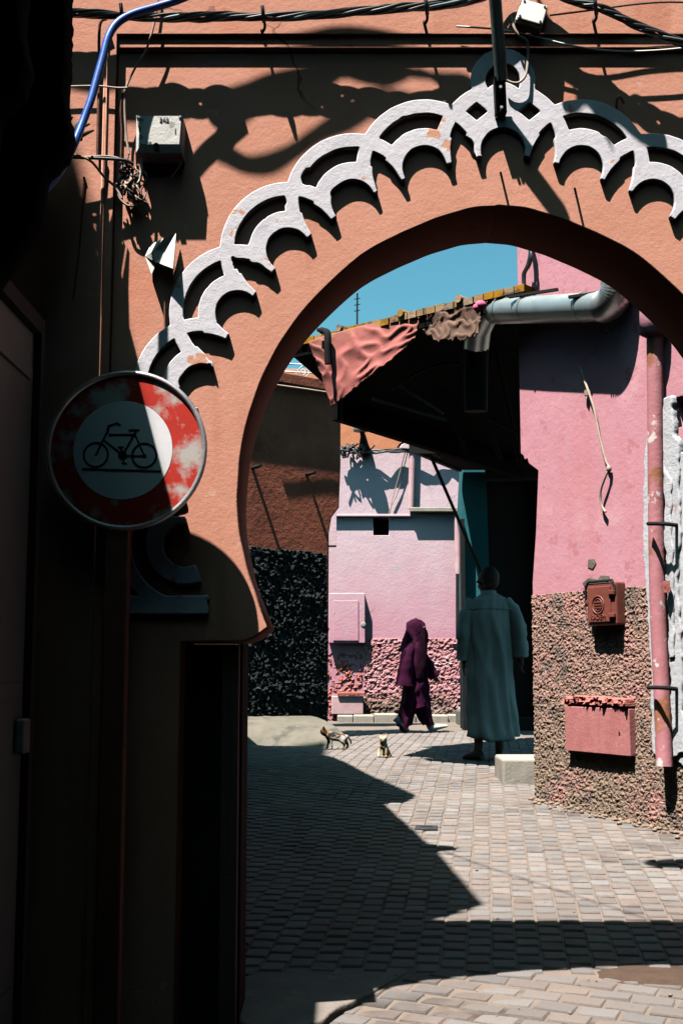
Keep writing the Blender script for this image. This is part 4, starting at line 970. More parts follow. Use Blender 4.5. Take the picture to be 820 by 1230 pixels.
# --- pole over the crown
pl_ = thing('bracket_pole', ap(603, 138, 0), 'grey green bracket pole over the crown of the arch', 'pole')
e0, e1 = ap(602, 96, .085), ap(594, -8, .20)
e2 = e0 + (e1 - e0) * 2.2
part('tube', MB().tube([e0, e1, e2], .0235, 14), M['pipe_green'], pl_)
b0, b1 = ap(599.5, 94, .09), ap(601.5, 136, .055)
d_ = (b1 - b0)
brk = MB()
for sx in (-1, 1):
    o_x = Vector((sx * .0165, 0, 0)); P = [b0 + o_x + Vector((-.004, -.016, 0)), b0 + o_x + Vector((.004, -.016, 0)), b0 + o_x + Vector((.004, .03, 0)), b0 + o_x + Vector((-.004, .03, 0))]
    part('bracket_plate', MB().add(P + [p + d_ for p in P], [(0, 3, 2, 1), (4, 5, 6, 7), (0, 1, 5, 4), (1, 2, 6, 5), (2, 3, 7, 6), (3, 0, 4, 7)]), M['iron'], pl_)
P = [b0 + Vector((x, y, 0)) for x, y in ((-.014, .012), (.014, .012), (.014, .03), (-.014, .03))]
part('bracket_web', MB().add(P + [p + d_ for p in P], [(0, 3, 2, 1), (4, 5, 6, 7), (0, 1, 5, 4), (1, 2, 6, 5), (2, 3, 7, 6), (3, 0, 4, 7)]), M['iron'], pl_)
for t in (.3, .88): q = b0 + d_ * t; part('bolt', MB().tube([q + Vector((0, -.022, 0)), q + Vector((0, .03, 0))], .006, 8), M['sign_metal'], pl_)

# --- twisted black cable bundle along the top
path = spline([ap(55, 13, .09), ap(110, 16, .09), ap(160, 19, .09), ap(215, 20, .09), ap(270, 19, .09), ap(330, 19.5, .09), ap(390, 17, .09), ap(450, 12, .10), ap(502, 8, .10), ap(574, -2, .09), ap(625, -30, .085), ap(679, -3, .09), ap(722, 9, .10), ap(758, 27, .10), ap(800, 44, .10), ap(845, 60, .10)], 14)
bun = thing('cable_bundle', ap(300, 20, .05), 'twisted bundle of black cables slung along the top of the arch wall', 'cables')
for k in range(6):
    pts = []
    for i, p in enumerate(path):
        a = i * .16 + k * PI / 3 + .5 * mnoise.noise(Vector((i * .05, k, 0))); r = .0125 + .009 * mnoise.noise(Vector((i * .07, k * 3, 2)))
        pts.append(p + Vector((0, math.sin(a) * r, math.cos(a) * r)))
    part('strand', MB().tube(pts, .0062 if k < 5 else .0048, 6), M['cable'] if k != 4 else M['pipe_green'], bun)
for x, y in ((146, 14), (316, 17), (512, 8), (715, 8)):
    part('tie', MB().tube([ap(x - 1, y - 10, .12), ap(x, y, .125), ap(x + 1, y + 9, .10)], .008, 6), M['cable'], bun)
for x, y in ((317, 18), (512, 8), (715, 6)):
    part('hook', MB().tube(spline([ap(x, y + 4, .09), ap(x + 1, y + 14, .085), ap(x - 2, y + 20, .06), ap(x - 3, y + 17, .02), ap(x - 3, y + 16, -.04)], 4), .006, 6), M['iron'], bun)
tag(part('thin_cable', MB().tube(spline([ap(660, 18, .05), ap(700, 13, .07), ap(760, 5, .07), ap(800, 2, .07), ap(840, 3, .07)], 5), .004, 5), M['cable'], None, ap(740, 8, 0)), 'thin black cable rising above the bundle, right of the white box', 'cable')
tag(part('blue_hose', MB().tube(spline([ap(250, -16, .14), ap(215, -1, .15), ap(190, 7, .16), ap(160, 16, .18), ap(141, 27, .20), ap(130, 44, .22), ap(123, 70, .24), ap(116, 95, .26), ap(109, 120, .28), ap(100, 145, .30), ap(90, 170, .33), ap(79, 193, .36), ap(66, 214, .40), ap(52, 230, .46)], 6), .0148, 10), M['blue_cable'], None, ap(120, 80, .2)), 'thick blue hose curving down past the left edge of the arch wall', 'hose')
tag(part('white_wire', MB().tube(spline([ap(548, 31, .045), ap(600, 35, .05), ap(640, 43, .05), ap(690, 55, .05), ap(740, 61, .05), ap(790, 60, .05), ap(840, 55, .05)], 6), .0038, 6), M['box_side'], None, ap(690, 55, 0)), 'slim white wire sagging to the right below the white box', 'wire')

# --- wires by the grey junction box
def wire(pts, r, m_, lab, cat='wire', nm='wire'): return tag(part(nm, MB().tube(spline(pts, 6), r, 6), M[m_], None, pts[0]), lab, cat)
TB = .035
wire([ap(190, -6, .05), ap(186, 24, .05), ap(176, 58, .045), ap(163, 80, .045), ap(155, 96, .045), ap(151, 106, .045)], .0042, 'wire', 'pale wire running down from the bundle to the left of the grey box')
wire([ap(150, 104, .05), ap(150, 135, .045), ap(152, 165, .045), ap(155, 185, .05)], .005, 'wire', 'thick pale wire dropping left of the grey box')
wire([ap(148, 108, .05), ap(145, 130, .045), ap(146, 160, .04), ap(145, 195, .04)], .0042, 'post_brown', 'brown wire dropping beside the thick pale one')
wire([ap(72, 104, .06), ap(95, 103, .06), ap(120, 103, .06), ap(140, 105, .06), ap(153, 105, .06)], .0036, 'wire', 'thin wire stretched sideways behind the blue hose')
wire([ap(128, 22, .06), ap(121, 26, .06), ap(119, 45, .05), ap(119, 90, .045), ap(118, 140, .045), ap(117, 190, .045)], .006, 'post_brown', 'brown cable running straight down beside the panel border')
wire([ap(78, 188, .09), ap(100, 189, .085), ap(125, 190, .08), ap(150, 192, .07), ap(160, 197, .06)], .0065, 'cable', 'dark cable running from the shop corner to the terminal cluster')
wire([ap(82, 185, .10), ap(95, 187, .10), ap(110, 194, .08), ap(125, 212, .06), ap(138, 224, .05), ap(146, 238, .05)], .0048, 'wire', 'pale wire slanting down to the terminal cluster')
wire([ap(95, 189, .09), ap(120, 187, .08), ap(140, 189, .07), ap(152, 196, .06), ap(148, 206, .05)], .0036, 'wire', 'fine pale wire bowed over the dark cable')
wire([ap(218, 182, .05), ap(217, 195, .05), ap(211, 206, .05), ap(205, 212, .04)], .003, 'wire', 'short wire curling below the right side of the grey box')
tc_ = thing('terminal_cluster', ap(157, 225, 0), 'tangle of cut wire ends and a small black terminal below the grey box', 'wires')
part('terminal', MB().box((-.013, -.03, -.028), (.013, .01, .028), Matrix.Translation(ap(158, 233, .03)), .004), M['cable'], tc_)
rw = random.Random(12)
for k in range(15):
    x = rw.uniform(144, 170); y0 = rw.uniform(186, 205); pts = [ap(x, y0, .03 + rw.random() * .03)]
    for j in range(5): pts.append(ap(x + rw.uniform(-9, 9), y0 + (j + 1) * rw.uniform(5, 9), .02 + rw.random() * .05))
    part('wire_end', MB().tube(spline(pts, 5), rw.choice((.003, .004, .005)), 6), M[rw.choice(('wire', 'cable', 'post_brown', 'wire'))], tc_)
part('loop', MB().tube(spline([ap(140, 220, .04), ap(144, 238, .05), ap(155, 247, .05), ap(168, 243, .05), ap(175, 232, .04), ap(173, 220, .03)], 6), .0042, 6), M['wire'], tc_)
wire([ap(169, 190, .07), ap(170, 205, .06), ap(168, 216, .05), ap(164, 220, .05)], .0055, 'box_side', 'white cable stub bent below the grey box')
for x, y, lab in ((101, 213, 'nail with a long shadow left of the terminal cluster'), (601, 207, 'nail under the crown of the relief'), (690, 226, 'small nail between the relief feet right of the crown')):
    a = ap(x, y, -.02); tag(part('nail', MB().tube([a, ap(x, y, .045)], .0045, 6), M['iron'], None, a), lab, 'nail')
wire([ap(741, 133, -.01), ap(740, 130, .02), ap(741, 119, .03), ap(745, 116, .035), ap(749, 124, .035)], .005, 'post_brown', 'small bent hook on the panel right of the crown', 'hook', 'wall_hook')
cdt = wire([ap(101, 213, .04), ap(99, 250, .036), ap(95, 300, .034), ap(88, 360, .034)], .004, 'post_brown', 'thin brown wire hanging from the nail by the shop front')
wire([ap(126, 190, .045), ap(124, 250, .04), ap(122, 330, .04), ap(118, 430, .04), ap(115, 520, .04)], .005, 'post_brown', 'long brown cable falling into the shade beside the border')

# --- cloth strips added overhead, out of the picture, cut to throw the panel's wavy shadows
def overhead(name, poly, lab, off=.35):
    s_ = (off) / .30
    pts = [clip_shadow(ARCH.hit(x, y), s_) for x, y in poly]
    loop = [(p.x, p.z) for p in spline([Vector((p.x, p.z, 0)) for p in pts] , 4) for p in [Vector((p.x, p.y, 0))]] if False else [(q.x, q.y) for q in spline([Vector((p.x, p.z, 0)) for p in pts + [pts[0]]], 3)[:-1]]
    me = flat_shape([loop], .012, .002, Plane((0, W - off, 0), (1, 0), (0, -1, 0)).m())
    return tag(part(name, me, M['brown_cloth'], None, pts[0]), lab, 'cloth', None)
overhead('shade_cloth', [(246, 128), (262, 120), (300, 108), (328, 97), (379, 87), (420, 80), (470, 84), (520, 96), (566, 100), (566, 128), (540, 112), (505, 92), (470, 105), (440, 102), (410, 96), (379, 121), (328, 127), (287, 155), (264, 158), (250, 144)], 'unseen cloth strip shaped to shadow the top of the arch panel', .35)
overhead('shade_cloth', [(258, 176), (270, 178), (287, 190), (307, 197), (348, 184), (389, 156), (420, 133), (450, 118), (490, 120), (520, 131), (500, 138), (455, 140), (420, 160), (389, 171), (358, 192), (328, 211), (297, 211), (272, 200), (258, 192)], 'second unseen cloth strip shaped to shadow the arch panel lower down', .40)
overhead('shade_cloth', [(698, 112), (712, 124), (745, 160), (800, 186), (806, 214), (775, 200), (748, 178), (735, 184), (712, 156), (698, 166), (684, 162), (692, 140)], 'unseen cloth strip shaped to shadow the right side of the crown', .32)
overhead('shade_cloth', [(78, 124), (100, 118), (128, 120), (150, 128), (186, 118), (215, 124), (236, 130), (226, 142), (190, 150), (150, 148), (128, 152), (100, 148), (78, 140)], 'narrow unseen cloth strip shaped to shadow the left border of the panel', .35)

# --- cables high over the alley that draw thin shadow lines on the setts
for a, b, s_, lab in (((470, 954), (655, 921), 5.0, 'thin cable crossing high over the alley near the doorway'), ((505, 1013), (720, 1086), 4.9, 'thin cable crossing high over the alley behind the arch')):
    p0, p1 = clip_shadow(ground(*a), s_), clip_shadow(ground(*b), s_); d_ = p1 - p0
    pts = [p0 + d_ * t + Vector((0, 0, .18 * ((t - .5) ** 2 - .25))) for t in np.linspace(-.9, 1.7, 14)]
    tag(part('overhead_cable', MB().tube(pts, .007, 6), M['cable'], None, p0), lab, 'cable')
# unseen bracket shape added to cast the rounded shadow at the paving's edge
g = ground(812, 1038); q = clip_shadow(g, 4.7)
la = thing('shadow_bracket', (3.6, q.y, q.z), 'unseen bracket shape added to cast a rounded shadow on the paving', 'lamp')
part('head', MB().ell(q, (.19, .12, .13), None, 16, 10), M['iron'], la)
part('arm', MB().tube([q + Vector((.1, 0, .05)), q + Vector((.8, 0, .12)), Vector((3.75, q.y, q.z))], .02, 8), M['iron'], la)

# ================================================================== on the paving
g = ground(512, 995); mt_ = Matrix.Translation((g.x, g.y, g.z)) @ Matrix.Rotation(-.1, 4, 'Z')
pc = tag(part('drain_cover', MB().box((-.075, -.09, -.02), (.075, .09, .009), mt_, .004), M['plate'], None, g), 'small rectangular iron cover set in the sunny setts', 'cover')
part('slot', MB().box((-.04, -.012, .0085), (.04, .012, .0105), mt_), M['black'], pc)
cp_ = [ground(*p) for p in ((352, 1167), (372, 1163), (398, 1158), (424, 1159), (452, 1156), (490, 1164), (466, 1182), (436, 1204), (412, 1216), (398, 1228), (384, 1240), (330, 1250), (290, 1240), (280, 1200), (300, 1170))]
cp_ = [(p.x, p.y) for p in spline([Vector((p.x, p.y, 0)) for p in cp_ + [cp_[0]]], 3)[:-1]]
part('concrete_patch', flat_shape([[(x + .012 * mnoise.noise(Vector((x * 15, y * 15, 1))), y + .012 * mnoise.noise(Vector((x * 15, y * 15, 7)))) for x, y in cp_]], .05, .008, Matrix.Translation((0, 0, gz(4.9) + .022))), M['slab'], street)
dm = MB()
for k in range(90):
    px_ = random.uniform(285, 820); py_ = random.uniform(905, 1225); g = ground(px_, py_)
    if right_edge(g.x, g.y) < .08: continue
    r = random.uniform(.002, .007) * (1 if random.random() < .85 else 1.8)
    dm.ell((g.x, g.y, g.z + r * .5), (r, r * random.uniform(.5, 1), r * .5), Matrix.Rotation(random.random() * 3, 3, 'Z'), 5, 3)
kind(part('litter', dm, M['litter']), 'stuff')
dp_ = MB()
for cx, cy, rx, ry in ((792, 1170, .28, .16), (775, 1165, .14, .07)):   # reddish earth filling broken paving
    g = ground(cx, cy); n = 22
    ring0 = [Vector((g.x + rx * (1 + .25 * mnoise.noise(Vector((math.cos(a) * 2, math.sin(a) * 2, cx)))) * math.cos(a), g.y + ry * (1 + .3 * mnoise.noise(Vector((math.cos(a) * 2, math.sin(a) * 2, cx + 9)))) * math.sin(a), g.z - .02)) for a in np.linspace(0, 2 * PI, n, endpoint=False)]
    c = Vector((g.x, g.y, g.z))
    ring1 = [c + (p - c) * .8 + Vector((0, 0, .022)) for p in ring0]; ring2 = [c + (p - c) * .35 + Vector((0, 0, .013)) for p in ring0]
    dp_.loft([ring0, ring1, ring2], True)
kind(part('dirt', dp_, M['dirt']), 'stuff')

# ================================================================== PEOPLE AND CATS
def skin(name, verts, edges, sub=2):
    """one continuous body: joints with radii joined by the Skin modifier"""
    me = bpy.data.meshes.new(name); me.from_pydata([v[0] for v in verts], edges, [])
    ob = bpy.data.objects.new(name, me); COL.objects.link(ob)
    md = ob.modifiers.new('skin', 'SKIN'); md.use_smooth_shade = True
    ob.modifiers.new('sub', 'SUBSURF').levels = sub
    for k, d in enumerate(me.skin_vertices[0].data):
        r = verts[k][1]; d.radius = r if isinstance(r, tuple) else (r, r); d.use_root = (k == 0)
    bpy.context.view_layer.update(); out = eval_mesh(ob)
    for p in out.polygons: p.use_smooth = True
    return out
class Rig:
    def __init__(s): s.v = []; s.e = []
    def j(s, co, r, parent=None):
        s.v.append((Vector(co), r)); k = len(s.v) - 1
        if parent is not None: s.e.append((parent, k))
        return k
    def hand(s, wrist, d, side, sc=1.0, curl=.3):
        """palm, four unequal fingers and a side thumb from the wrist joint, fingers along d"""
        w_ = s.v[wrist][0]; d = Vector(d).normalized(); sd = Vector(side).normalized(); nrm = d.cross(sd)
        palm = s.j(w_ + d * .045 * sc, (.020 * sc, .030 * sc), wrist); kn = s.j(w_ + d * .085 * sc, (.016 * sc, .034 * sc), palm)
        for k, L in enumerate((.062, .072, .067, .05)):
            o = sd * ((k - 1.5) * .019 * sc); a = s.j(w_ + d * (.10 * sc) + o, .0085 * sc, kn)
            b = s.j(w_ + d * (.10 + L * .5) * sc + o * 1.05 + nrm * curl * .02 * sc, .0078 * sc, a); s.j(w_ + d * (.10 + L) * sc * .98 + o * 1.05 + nrm * curl * .055 * sc, .0065 * sc, b)
        t = s.j(w_ + d * .055 * sc - sd * .036 * sc + nrm * .006, .0105 * sc, palm); s.j(w_ + d * .095 * sc - sd * .048 * sc + nrm * .016, .0085 * sc, t)
def person_rig(H, turn, arms, legs, lean=0.0):
    """faces +Y; H standing height; arms / legs: joint lists for left and right"""
    k = H / 1.75; R = Rig(); f = Vector((-math.sin(turn), math.cos(turn), 0)); sd = Vector((f.y, -f.x, 0))
    pe = R.j((0, 0, .93 * k), (.14 * k, .105 * k)); sp_ = R.j((0, .0 + lean * .3, 1.14 * k), (.125 * k, .095 * k), pe); ch = R.j((0, lean * .7, 1.34 * k), (.15 * k, .105 * k), sp_)
    nb_ = R.j((0, lean, 1.47 * k), .06 * k, ch); nk = R.j((0, lean + .01, 1.53 * k), .052 * k, nb_)
    hd = Vector((0, lean + .02, 0))
    jw = R.j(hd + f * .03 * k + Vector((0, 0, 1.565 * k)), (.062 * k, .066 * k), nk); md = R.j(hd + f * .012 * k + Vector((0, 0, 1.635 * k)), (.078 * k, .090 * k), jw); tp = R.j(hd + Vector((0, 0, 1.70 * k)), (.062 * k, .072 * k), md)
    R.j(hd + f * .118 * k + Vector((0, 0, 1.622 * k)), .013 * k, md)
    R.j(hd + f * .100 * k + Vector((0, 0, 1.578 * k)), .018 * k, jw)
    for q in (-1, 1): R.j(hd + sd * q * .092 * k - f * .01 + Vector((0, 0, 1.632 * k)), (.010 * k, .022 * k), md)
    for q, A_ in zip((-1, 1), arms):
        p = ch; 
        for co, r in A_: p = R.j(Vector(co) * k, r * k, p)
        w_ = R.v[p][0]; e_ = R.v[p - 1][0]; R.hand(p, w_ - e_, (0, 1, .1), k)
    for q, A_ in zip((-1, 1), legs):
        p = pe
        for co, r in A_: p = R.j(Vector(co) * k, r * k, p)
    return R, f
def rings(rows, n=40, fold=0.0, nf=9, seed=0, mtx=None):
    """rows: (z, cx, cy, rx, ry, fold share)"""
    out = []
    for z, cx, cy, rx, ry, fo in rows:
        r = []
        for k in range(n):
            a = 2 * PI * k / n; w_ = 1 + fold * fo * (math.sin(nf * a + seed + z * 2) * .6 + math.sin((nf * 1.6) * a + z * 5 + seed * 2) * .4 + .9 * mnoise.noise(Vector((math.cos(a) * 2, math.sin(a) * 2, z * 2.5 + seed))))
            p = Vector((cx + rx * w_ * math.cos(a), cy + ry * w_ * math.sin(a), z + .02 * fo * math.sin(2 * a + seed) * (fo > .9))); r.append(mtx @ p if mtx else p)
        out.append(r)
    return out
def wrinkle(me, amp, fr, zs=.35, seed=0):
    """creases running down the cloth"""
    for v in me.vertices:
        p = v.co; q = Vector((p.x * fr, p.y * fr, p.z * fr * zs + seed)); r = 1 - 2 * abs(mnoise.noise(q)); r2 = 1 - 2 * abs(mnoise.noise(q * 2.1 + Vector((4, 4, 4))))
        v.co = p + v.normal * amp * (max(0, r) ** 2 * 1.0 + .5 * max(0, r2) ** 2 - .5)
    return me
def interp(rows, n):
    R_ = spline([Vector(r[:3]) for r in rows], n), spline([Vector(r[3:6]) for r in rows], n); return [(*a, *b) for a, b in zip(*R_)]

# ---- man in a long pale robe, seen from behind
gm = ground(590, 909); gm = Vector((at(590, 909, 11.75).x, 11.75, gz(11.75)))
man = thing('person', gm, 'man seen from behind in a long pale robe and black shoes walking into the shade', 'person')
MM = Matrix.Translation(gm) @ Matrix.Scale(1.035, 4)
la_ = [((-.185, 0, 1.43), .055), ((-.235, -.03, 1.16), .043), ((-.24, .02, .92), .030)]
ra_ = [((.185, 0, 1.43), .055), ((.25, -.04, 1.17), .043), ((.27, -.03, .94), .030)]
ll_ = [((-.09, 0, .88), .085), ((-.11, .03, .50), .058), ((-.12, -.05, .12), .042), ((-.135, -.04, .05), .040), ((-.20, .05, .035), .034)]
rl_ = [((.09, 0, .88), .085), ((.08, .07, .50), .058), ((.075, .02, .12), .042), ((.075, .02, .05), .040), ((.10, .14, .035), .034)]
Rg, fdir = person_rig(1.75, math.radians(58), (la_, ra_), (ll_, rl_))
body = skin('body', Rg.v, Rg.e); body.transform(MM)
bd = part('body', body, M['skin'], man)
hr = MB(); hr.ell((.008, .0, 1.665), (.091, .096, .092), None, 18, 10); hr.ell((.012, -.018, 1.615), (.080, .078, .07), None, 16, 8)
me = hr.mesh('hair'); me.transform(MM); part('hair', me, M['hair'], man)
rows = interp([(1.50, 0, .0, .070, .065, 0), (1.475, 0, 0, .115, .075, 0), (1.44, 0, 0, .185, .100, .1), (1.36, 0, 0, .220, .122, .2), (1.15, 0, .0, .225, .140, .35), (.95, 0, 0, .215, .145, .5), (.70, 0, .01, .21, .155, .7), (.40, .01, .01, .215, .18, .9), (.20, .025, .0, .23, .21, 1.0)], 6)
rg = rings(rows, 80, .13, 7, 1.3)
rb_ = MB().loft(rg + [[p * .96 + Vector((0, 0, .006)) for p in rg[-1]]], False)
for A_, sg in ((la_, -1), (ra_, 1)):
    a, b, c = [Vector(x[0]) for x in A_]; pts = spline([a + Vector((-sg * .05, 0, .0)), a.lerp(b, .4) + Vector((sg * .0, 0, 0)), b, b.lerp(c, .5), c + Vector((0, 0, -.01))], 5)
    rb_.tube(pts, [.066 + .012 * min(1, i / 8) + .004 * math.sin(i * 1.3) - .0004 * i for i in range(len(pts))], 16)
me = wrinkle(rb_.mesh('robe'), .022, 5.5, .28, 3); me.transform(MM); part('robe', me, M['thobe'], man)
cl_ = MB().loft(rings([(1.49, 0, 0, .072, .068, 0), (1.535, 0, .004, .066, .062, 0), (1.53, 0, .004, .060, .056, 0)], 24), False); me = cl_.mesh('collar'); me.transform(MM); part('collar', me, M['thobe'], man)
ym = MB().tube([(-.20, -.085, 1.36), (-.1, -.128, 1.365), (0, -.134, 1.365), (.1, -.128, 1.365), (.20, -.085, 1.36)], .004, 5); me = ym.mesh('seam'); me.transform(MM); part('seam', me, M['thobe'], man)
for L_2 in (ll_, rl_):
    a, t = Vector(L_2[3][0]), Vector(L_2[4][0]); dr_ = (t - a); dr_.z = 0; dr_.normalize(); sd_ = Vector((-dr_.y, dr_.x, 0))
    sh = MB(); rr_ = []
    for s_, wd, h in ((-.075, .022, .055), (-.06, .036, .085), (-.01, .042, .10), (.05, .042, .085), (.11, .046, .062), (.155, .038, .048), (.178, .018, .034)):
        c = a + dr_ * s_; c.z = 0
        rr_.append([c + sd_ * wd * math.cos(q) + Vector((0, 0, max(.0, h / 2 + h / 2 * math.sin(q)))) for q in np.linspace(0, 2 * PI, 14, endpoint=False)])
    sh.loft(rr_, True); me = sh.mesh('shoe'); me.transform(MM); part('shoe', me, M['shoe_dark'], man)

# ---- woman in a purple robe and veil, walking to the right
YW = 16.4
gw = Vector((at(500, 878, YW).x, YW, gz(YW)))
wom = thing('person', gw, 'woman in a purple hooded robe and veil striding past the lilac house', 'person')
kW = 1 / (FPX / YW)
def wz(y): return (879 - y) * kW
def wx(x): return (x - 500) * kW
HW = 1.46; kk = HW / 1.75
RW = Matrix.Translation(gw) @ Matrix.Diagonal((.94, .92, 1, 1)) @ Matrix.Rotation(-PI / 2, 4, 'Z')         # rig faces +Y -> picture right
def inv(x, y, z): v = Matrix.Rotation(PI / 2, 3, 'Z') @ Vector((x, y, z)); return tuple(v / kk)
la_ = [(inv(wx(497), .10, wz(777)), .055), (inv(wx(511), .13, wz(795)), .042), (inv(wx(523), .10, wz(812)), .029)]
ra_ = [(inv(wx(493), -.14, wz(778)), .055), (inv(wx(486), -.20, wz(798)), .043), (inv(wx(483), -.20, wz(815)), .030)]
ll_ = [(inv(wx(501), .07, wz(822)), .085), (inv(wx(509), .08, wz(850)), .056), (inv(wx(516), .07, wz(872)), .040), (inv(wx(517), .07, wz(876)), .038), (inv(wx(527), .07, wz(875)), .032)]
rl_ = [(inv(wx(496), -.07, wz(822)), .085), (inv(wx(489), -.06, wz(850)), .056), (inv(wx(480), -.05, wz(870)), .040), (inv(wx(480), -.05, wz(875)), .038), (inv(wx(488), -.05, wz(877)), .032)]
Rg, fdir = person_rig(HW, math.radians(0), (la_, ra_), (ll_, rl_), .03)
body = skin('body', Rg.v, Rg.e); body.transform(RW); part('body', body, M['skin'], wom)
# robe: two trouser-like swinging halves under a straight gown
T_ = Matrix.Translation(gw) @ Matrix.Diagonal((.92, .9, 1, 1))
def R2(rows): return interp(rows, 5)
gown = MB()
gown.loft(rings(R2([(wz(772), wx(497), 0, .10, .12, 0), (wz(778), wx(497), 0, .155, .185, .1), (wz(795), wx(498), 0, .170, .20, .3), (wz(815), wx(499), 0, .172, .20, .5), (wz(830), wx(499), 0, .180, .20, .8), (wz(840), wx(499.5), .0, .185, .20, 1), (wz(848), wx(500), 0, .19, .205, 1.0)]), 56, .12, 6, 2.2), False)
gown.loft(rings(R2([(wz(822), wx(504), .03, .11, .15, .2), (wz(842), wx(507), .03, .125, .16, .7), (wz(858), wx(511), .03, .105, .14, .9), (wz(869), wx(514), .03, .085, .12, .95)]), 40, .13, 5, .4), False)
gown.loft(rings(R2([(wz(822), wx(495), -.03, .11, .15, .2), (wz(842), wx(491), -.03, .12, .16, .7), (wz(858), wx(486.5), -.03, .12, .14, .9), (wz(871), wx(484), -.03, .12, .13, .95)]), 40, .13, 5, 1.9), False)
me = wrinkle(gown.mesh('robe'), .026, 6.5, .4, 8); me.transform(T_); part('robe', me, M['purple'], wom)
slv = MB()
slv.tube(spline([(wx(495), -.12, wz(777)), (wx(488), -.18, wz(788)), (wx(486), -.20, wz(800)), (wx(484.5), -.20, wz(812)), (wx(484), -.20, wz(823))], 5), [.075 + .0028 * i for i in range(21)], 18)
slv.tube(spline([(wx(500), .10, wz(780)), (wx(511), .12, wz(793)), (wx(518), .12, wz(803)), (wx(525), .10, wz(814))], 5), [.085 - .0005 * i for i in range(16)], 16)
me = wrinkle(slv.mesh('sleeves'), .018, 8, .5, 2); me.transform(T_); part('sleeves', me, M['purple'], wom)
hood = MB()
hood.loft(rings(R2([(wz(744.5), wx(500), 0, .03, .03, 0), (wz(746), wx(500.5), 0, .085, .085, .05), (wz(751), wx(500), 0, .125, .115, .1), (wz(758), wx(499.5), 0, .140, .125, .2), (wz(766), wx(497.5), 0, .145, .13, .4), (wz(774), wx(495), -.01, .15, .15, .6), (wz(784), wx(493), -.02, .16, .19, .8)]), 44, .09, 7, 3.1), False)
me = wrinkle(hood.mesh('headscarf'), .018, 8, .35, 5); me.transform(T_); part('headscarf', me, M['purple'], wom)
veil = MB()
veil.loft(rings(R2([(wz(757), wx(507), -.02, .065, .09, 0), (wz(763), wx(508.5), -.02, .075, .10, .1), (wz(775), wx(507), -.03, .09, .13, .3), (wz(790), wx(505), -.03, .11, .17, .5), (wz(806), wx(504), -.03, .125, .18, .8), (wz(816), wx(503.5), -.03, .115, .18, 1)]), 40, .06, 6, 5.0), True)
me = wrinkle(veil.mesh('veil'), .02, 8, .35, 6); me.transform(T_); part('veil', me, M['purple_dark'], wom)
ey = MB().ell((wx(510.5), -.055, wz(755)), (.03, .05, .018), None, 10, 6); me = ey.mesh('eye_slit'); me.transform(T_); part('eye_slit', me, M['skin'], wom)
for (x, y, yy, m_, tilt) in ((479, 876, -.10, 'shoe_blue', 38), (524, 876.5, .02, 'shoe_white', -16)):
    rr_ = []
    for s_, wd, h in ((-.10, .020, .05), (-.085, .035, .085), (-.03, .040, .10), (.04, .040, .075), (.10, .042, .055), (.135, .032, .042), (.155, .012, .028)):
        rr_.append([Vector((s_, wd * math.cos(q), max(0, h / 2 + h / 2 * math.sin(q)))) for q in np.linspace(0, 2 * PI, 14, endpoint=False)])
    me = MB().loft(rr_, True).mesh('shoe'); me.transform(Matrix.Translation(gw + Vector((wx(x), yy, .012 if tilt > 0 else .0))) @ Matrix.Rotation(math.radians(tilt), 4, 'Y')); 
    lo_ = min(v.co.z for v in me.vertices); me.transform(Matrix.Translation((0, 0, gw.z - lo_ + .002))); part('shoe', me, M[m_], wom)

# ---- calico kitten, standing side-on at the ramp
YC = 13.15; gc = Vector((at(403, 896, YC).x, YC, gz(YC)))
ct = thing('cat', gc, 'calico kitten standing in front of the concrete ramp, facing left', 'cat')
C1 = Rig(); s_ = 1.0
hip = C1.j((.085, 0, .135), (.044, .050)); bel = C1.j((.02, 0, .130), (.044, .048), hip); sho = C1.j((-.06, 0, .140), (.040, .048), bel)
nk = C1.j((-.095, -.008, .160), .034, sho); hd = C1.j((-.130, -.02, .183), (.043, .042), nk); mz = C1.j((-.163, -.035, .172), (.020, .020), hd)
for q in (-1, 1): e_ = C1.j((-.125, -.018 + q * .030, .222), (.015, .012), hd); C1.j((-.126, -.018 + q * .036, .245), .004, e_)
for q in (-1, 1):
    f_ = C1.j((-.06 - q * .012, q * .027, .085), .017, sho); w_ = C1.j((-.062 - q * .022, q * .028, .040), .0125, f_); p_ = C1.j((-.064 - q * .024, q * .028, .012), .012, w_); C1.j((-.084 - q * .024, q * .028, .010), .011, p_)
    th_2 = C1.j((.085 + q * .014, q * .030, .085), .026, hip); hk = C1.j((.112 + q * .018, q * .030, .046), .013, th_2); p_ = C1.j((.100 + q * .020, q * .030, .012), .012, hk); C1.j((.080 + q * .020, q * .030, .010), .011, p_)
t_ = C1.j((.13, 0, .135), .016, hip); t2 = C1.j((.155, .01, .095), .011, t_); C1.j((.165, .015, .055), .008, t2)
me = skin('body', C1.v, C1.e, 2); T1 = Matrix.Translation(gc); me.transform(T1); part('body', me, M['cat_calico'], ct)
for q in (-1, 1):
    me = MB().ell((-.158, -.028 + q * .021, .192), (.006, .006, .006), None, 8, 6).mesh('eye'); me.transform(T1); part('eye', me, M['cat_eye'], ct)
me = MB().ell((-.183, -.040, .174), (.004, .006, .004), None, 8, 6).mesh('nose'); me.transform(T1); part('nose', me, M['cat_nose'], ct)
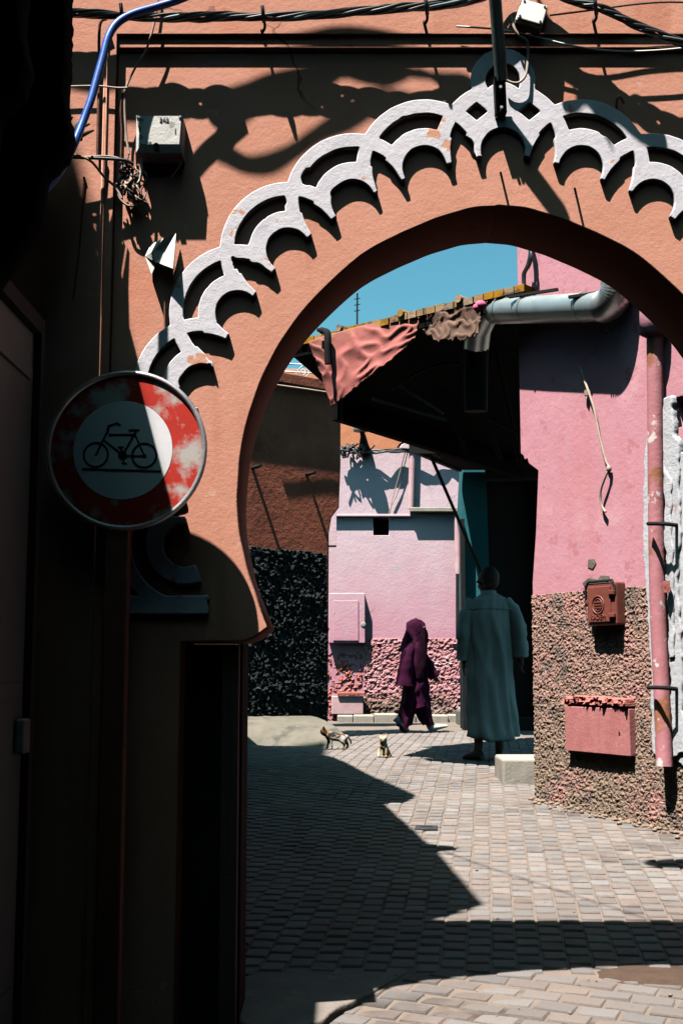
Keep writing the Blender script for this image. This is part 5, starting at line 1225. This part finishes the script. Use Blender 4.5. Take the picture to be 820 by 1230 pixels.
# ---- ginger and cream kitten, sitting towards the camera
YK = 12.0; gk = Vector((at(461, 909, YK).x, YK, gz(YK)))
kt = thing('cat', gk, 'small cream and ginger kitten sitting upright on the sunny setts', 'cat')
C2 = Rig()
rump = C2.j((0, .060, .045), (.048, .046)); back_ = C2.j((.0, .035, .085), (.043, .044), rump); chs = C2.j((.0, -.005, .118), (.036, .038), back_); nk = C2.j((-.006, -.014, .142), .029, chs)
hd = C2.j((-.010, -.026, .170), (.044, .040), nk); C2.j((-.013, -.062, .160), (.019, .017), hd)
for q in (-1, 1): e_ = C2.j((-.010 + q * .030, -.018, .200), (.014, .011), hd); C2.j((-.010 + q * .037, -.016, .224), .004, e_)
for q in (-1, 1):
    f_ = C2.j((q * .019, -.028, .075), .0145, chs); p_ = C2.j((q * .020, -.034, .014), .0125, f_); C2.j((q * .021, -.050, .011), .0115, p_)
    h_ = C2.j((q * .046, .040, .040), .026, rump); p_ = C2.j((q * .048, .0, .014), .013, h_); C2.j((q * .048, -.018, .011), .011, p_)
t_ = C2.j((.05, .075, .022), .014, rump); t2 = C2.j((.085, .04, .014), .011, t_); C2.j((.09, .0, .012), .008, t2)
me = skin('body', C2.v, C2.e, 2); T2 = Matrix.Translation(gk); me.transform(T2); part('body', me, M['cat_ginger'], kt)
for q in (-1, 1):
    me = MB().ell((-.011 + q * .018, -.060, .177), (.006, .004, .006), None, 8, 6).mesh('eye'); me.transform(T2); part('eye', me, M['cat_eye'], kt)
me = MB().ell((-.013, -.081, .163), (.005, .004, .004), None, 8, 6).mesh('nose'); me.transform(T2); part('nose', me, M['cat_nose'], kt)

# repeats that belong together
for key, phrase in (('nail', 'nails in the arch wall'), ('shade_cloth', 'unseen shadow casting cloth strips over the arch'), ('overhead_cable', 'cables high over the alley'),
                    ('cat', 'kittens in the alley'), ('person', 'people walking in the alley'), ('street_house', 'houses round the near street'), ('wire', 'wires round the grey junction box')):
    for o in list(S.objects):
        if o.parent is None and o.name.split('.')[0] == key and o.get('category'): o['group'] = phrase
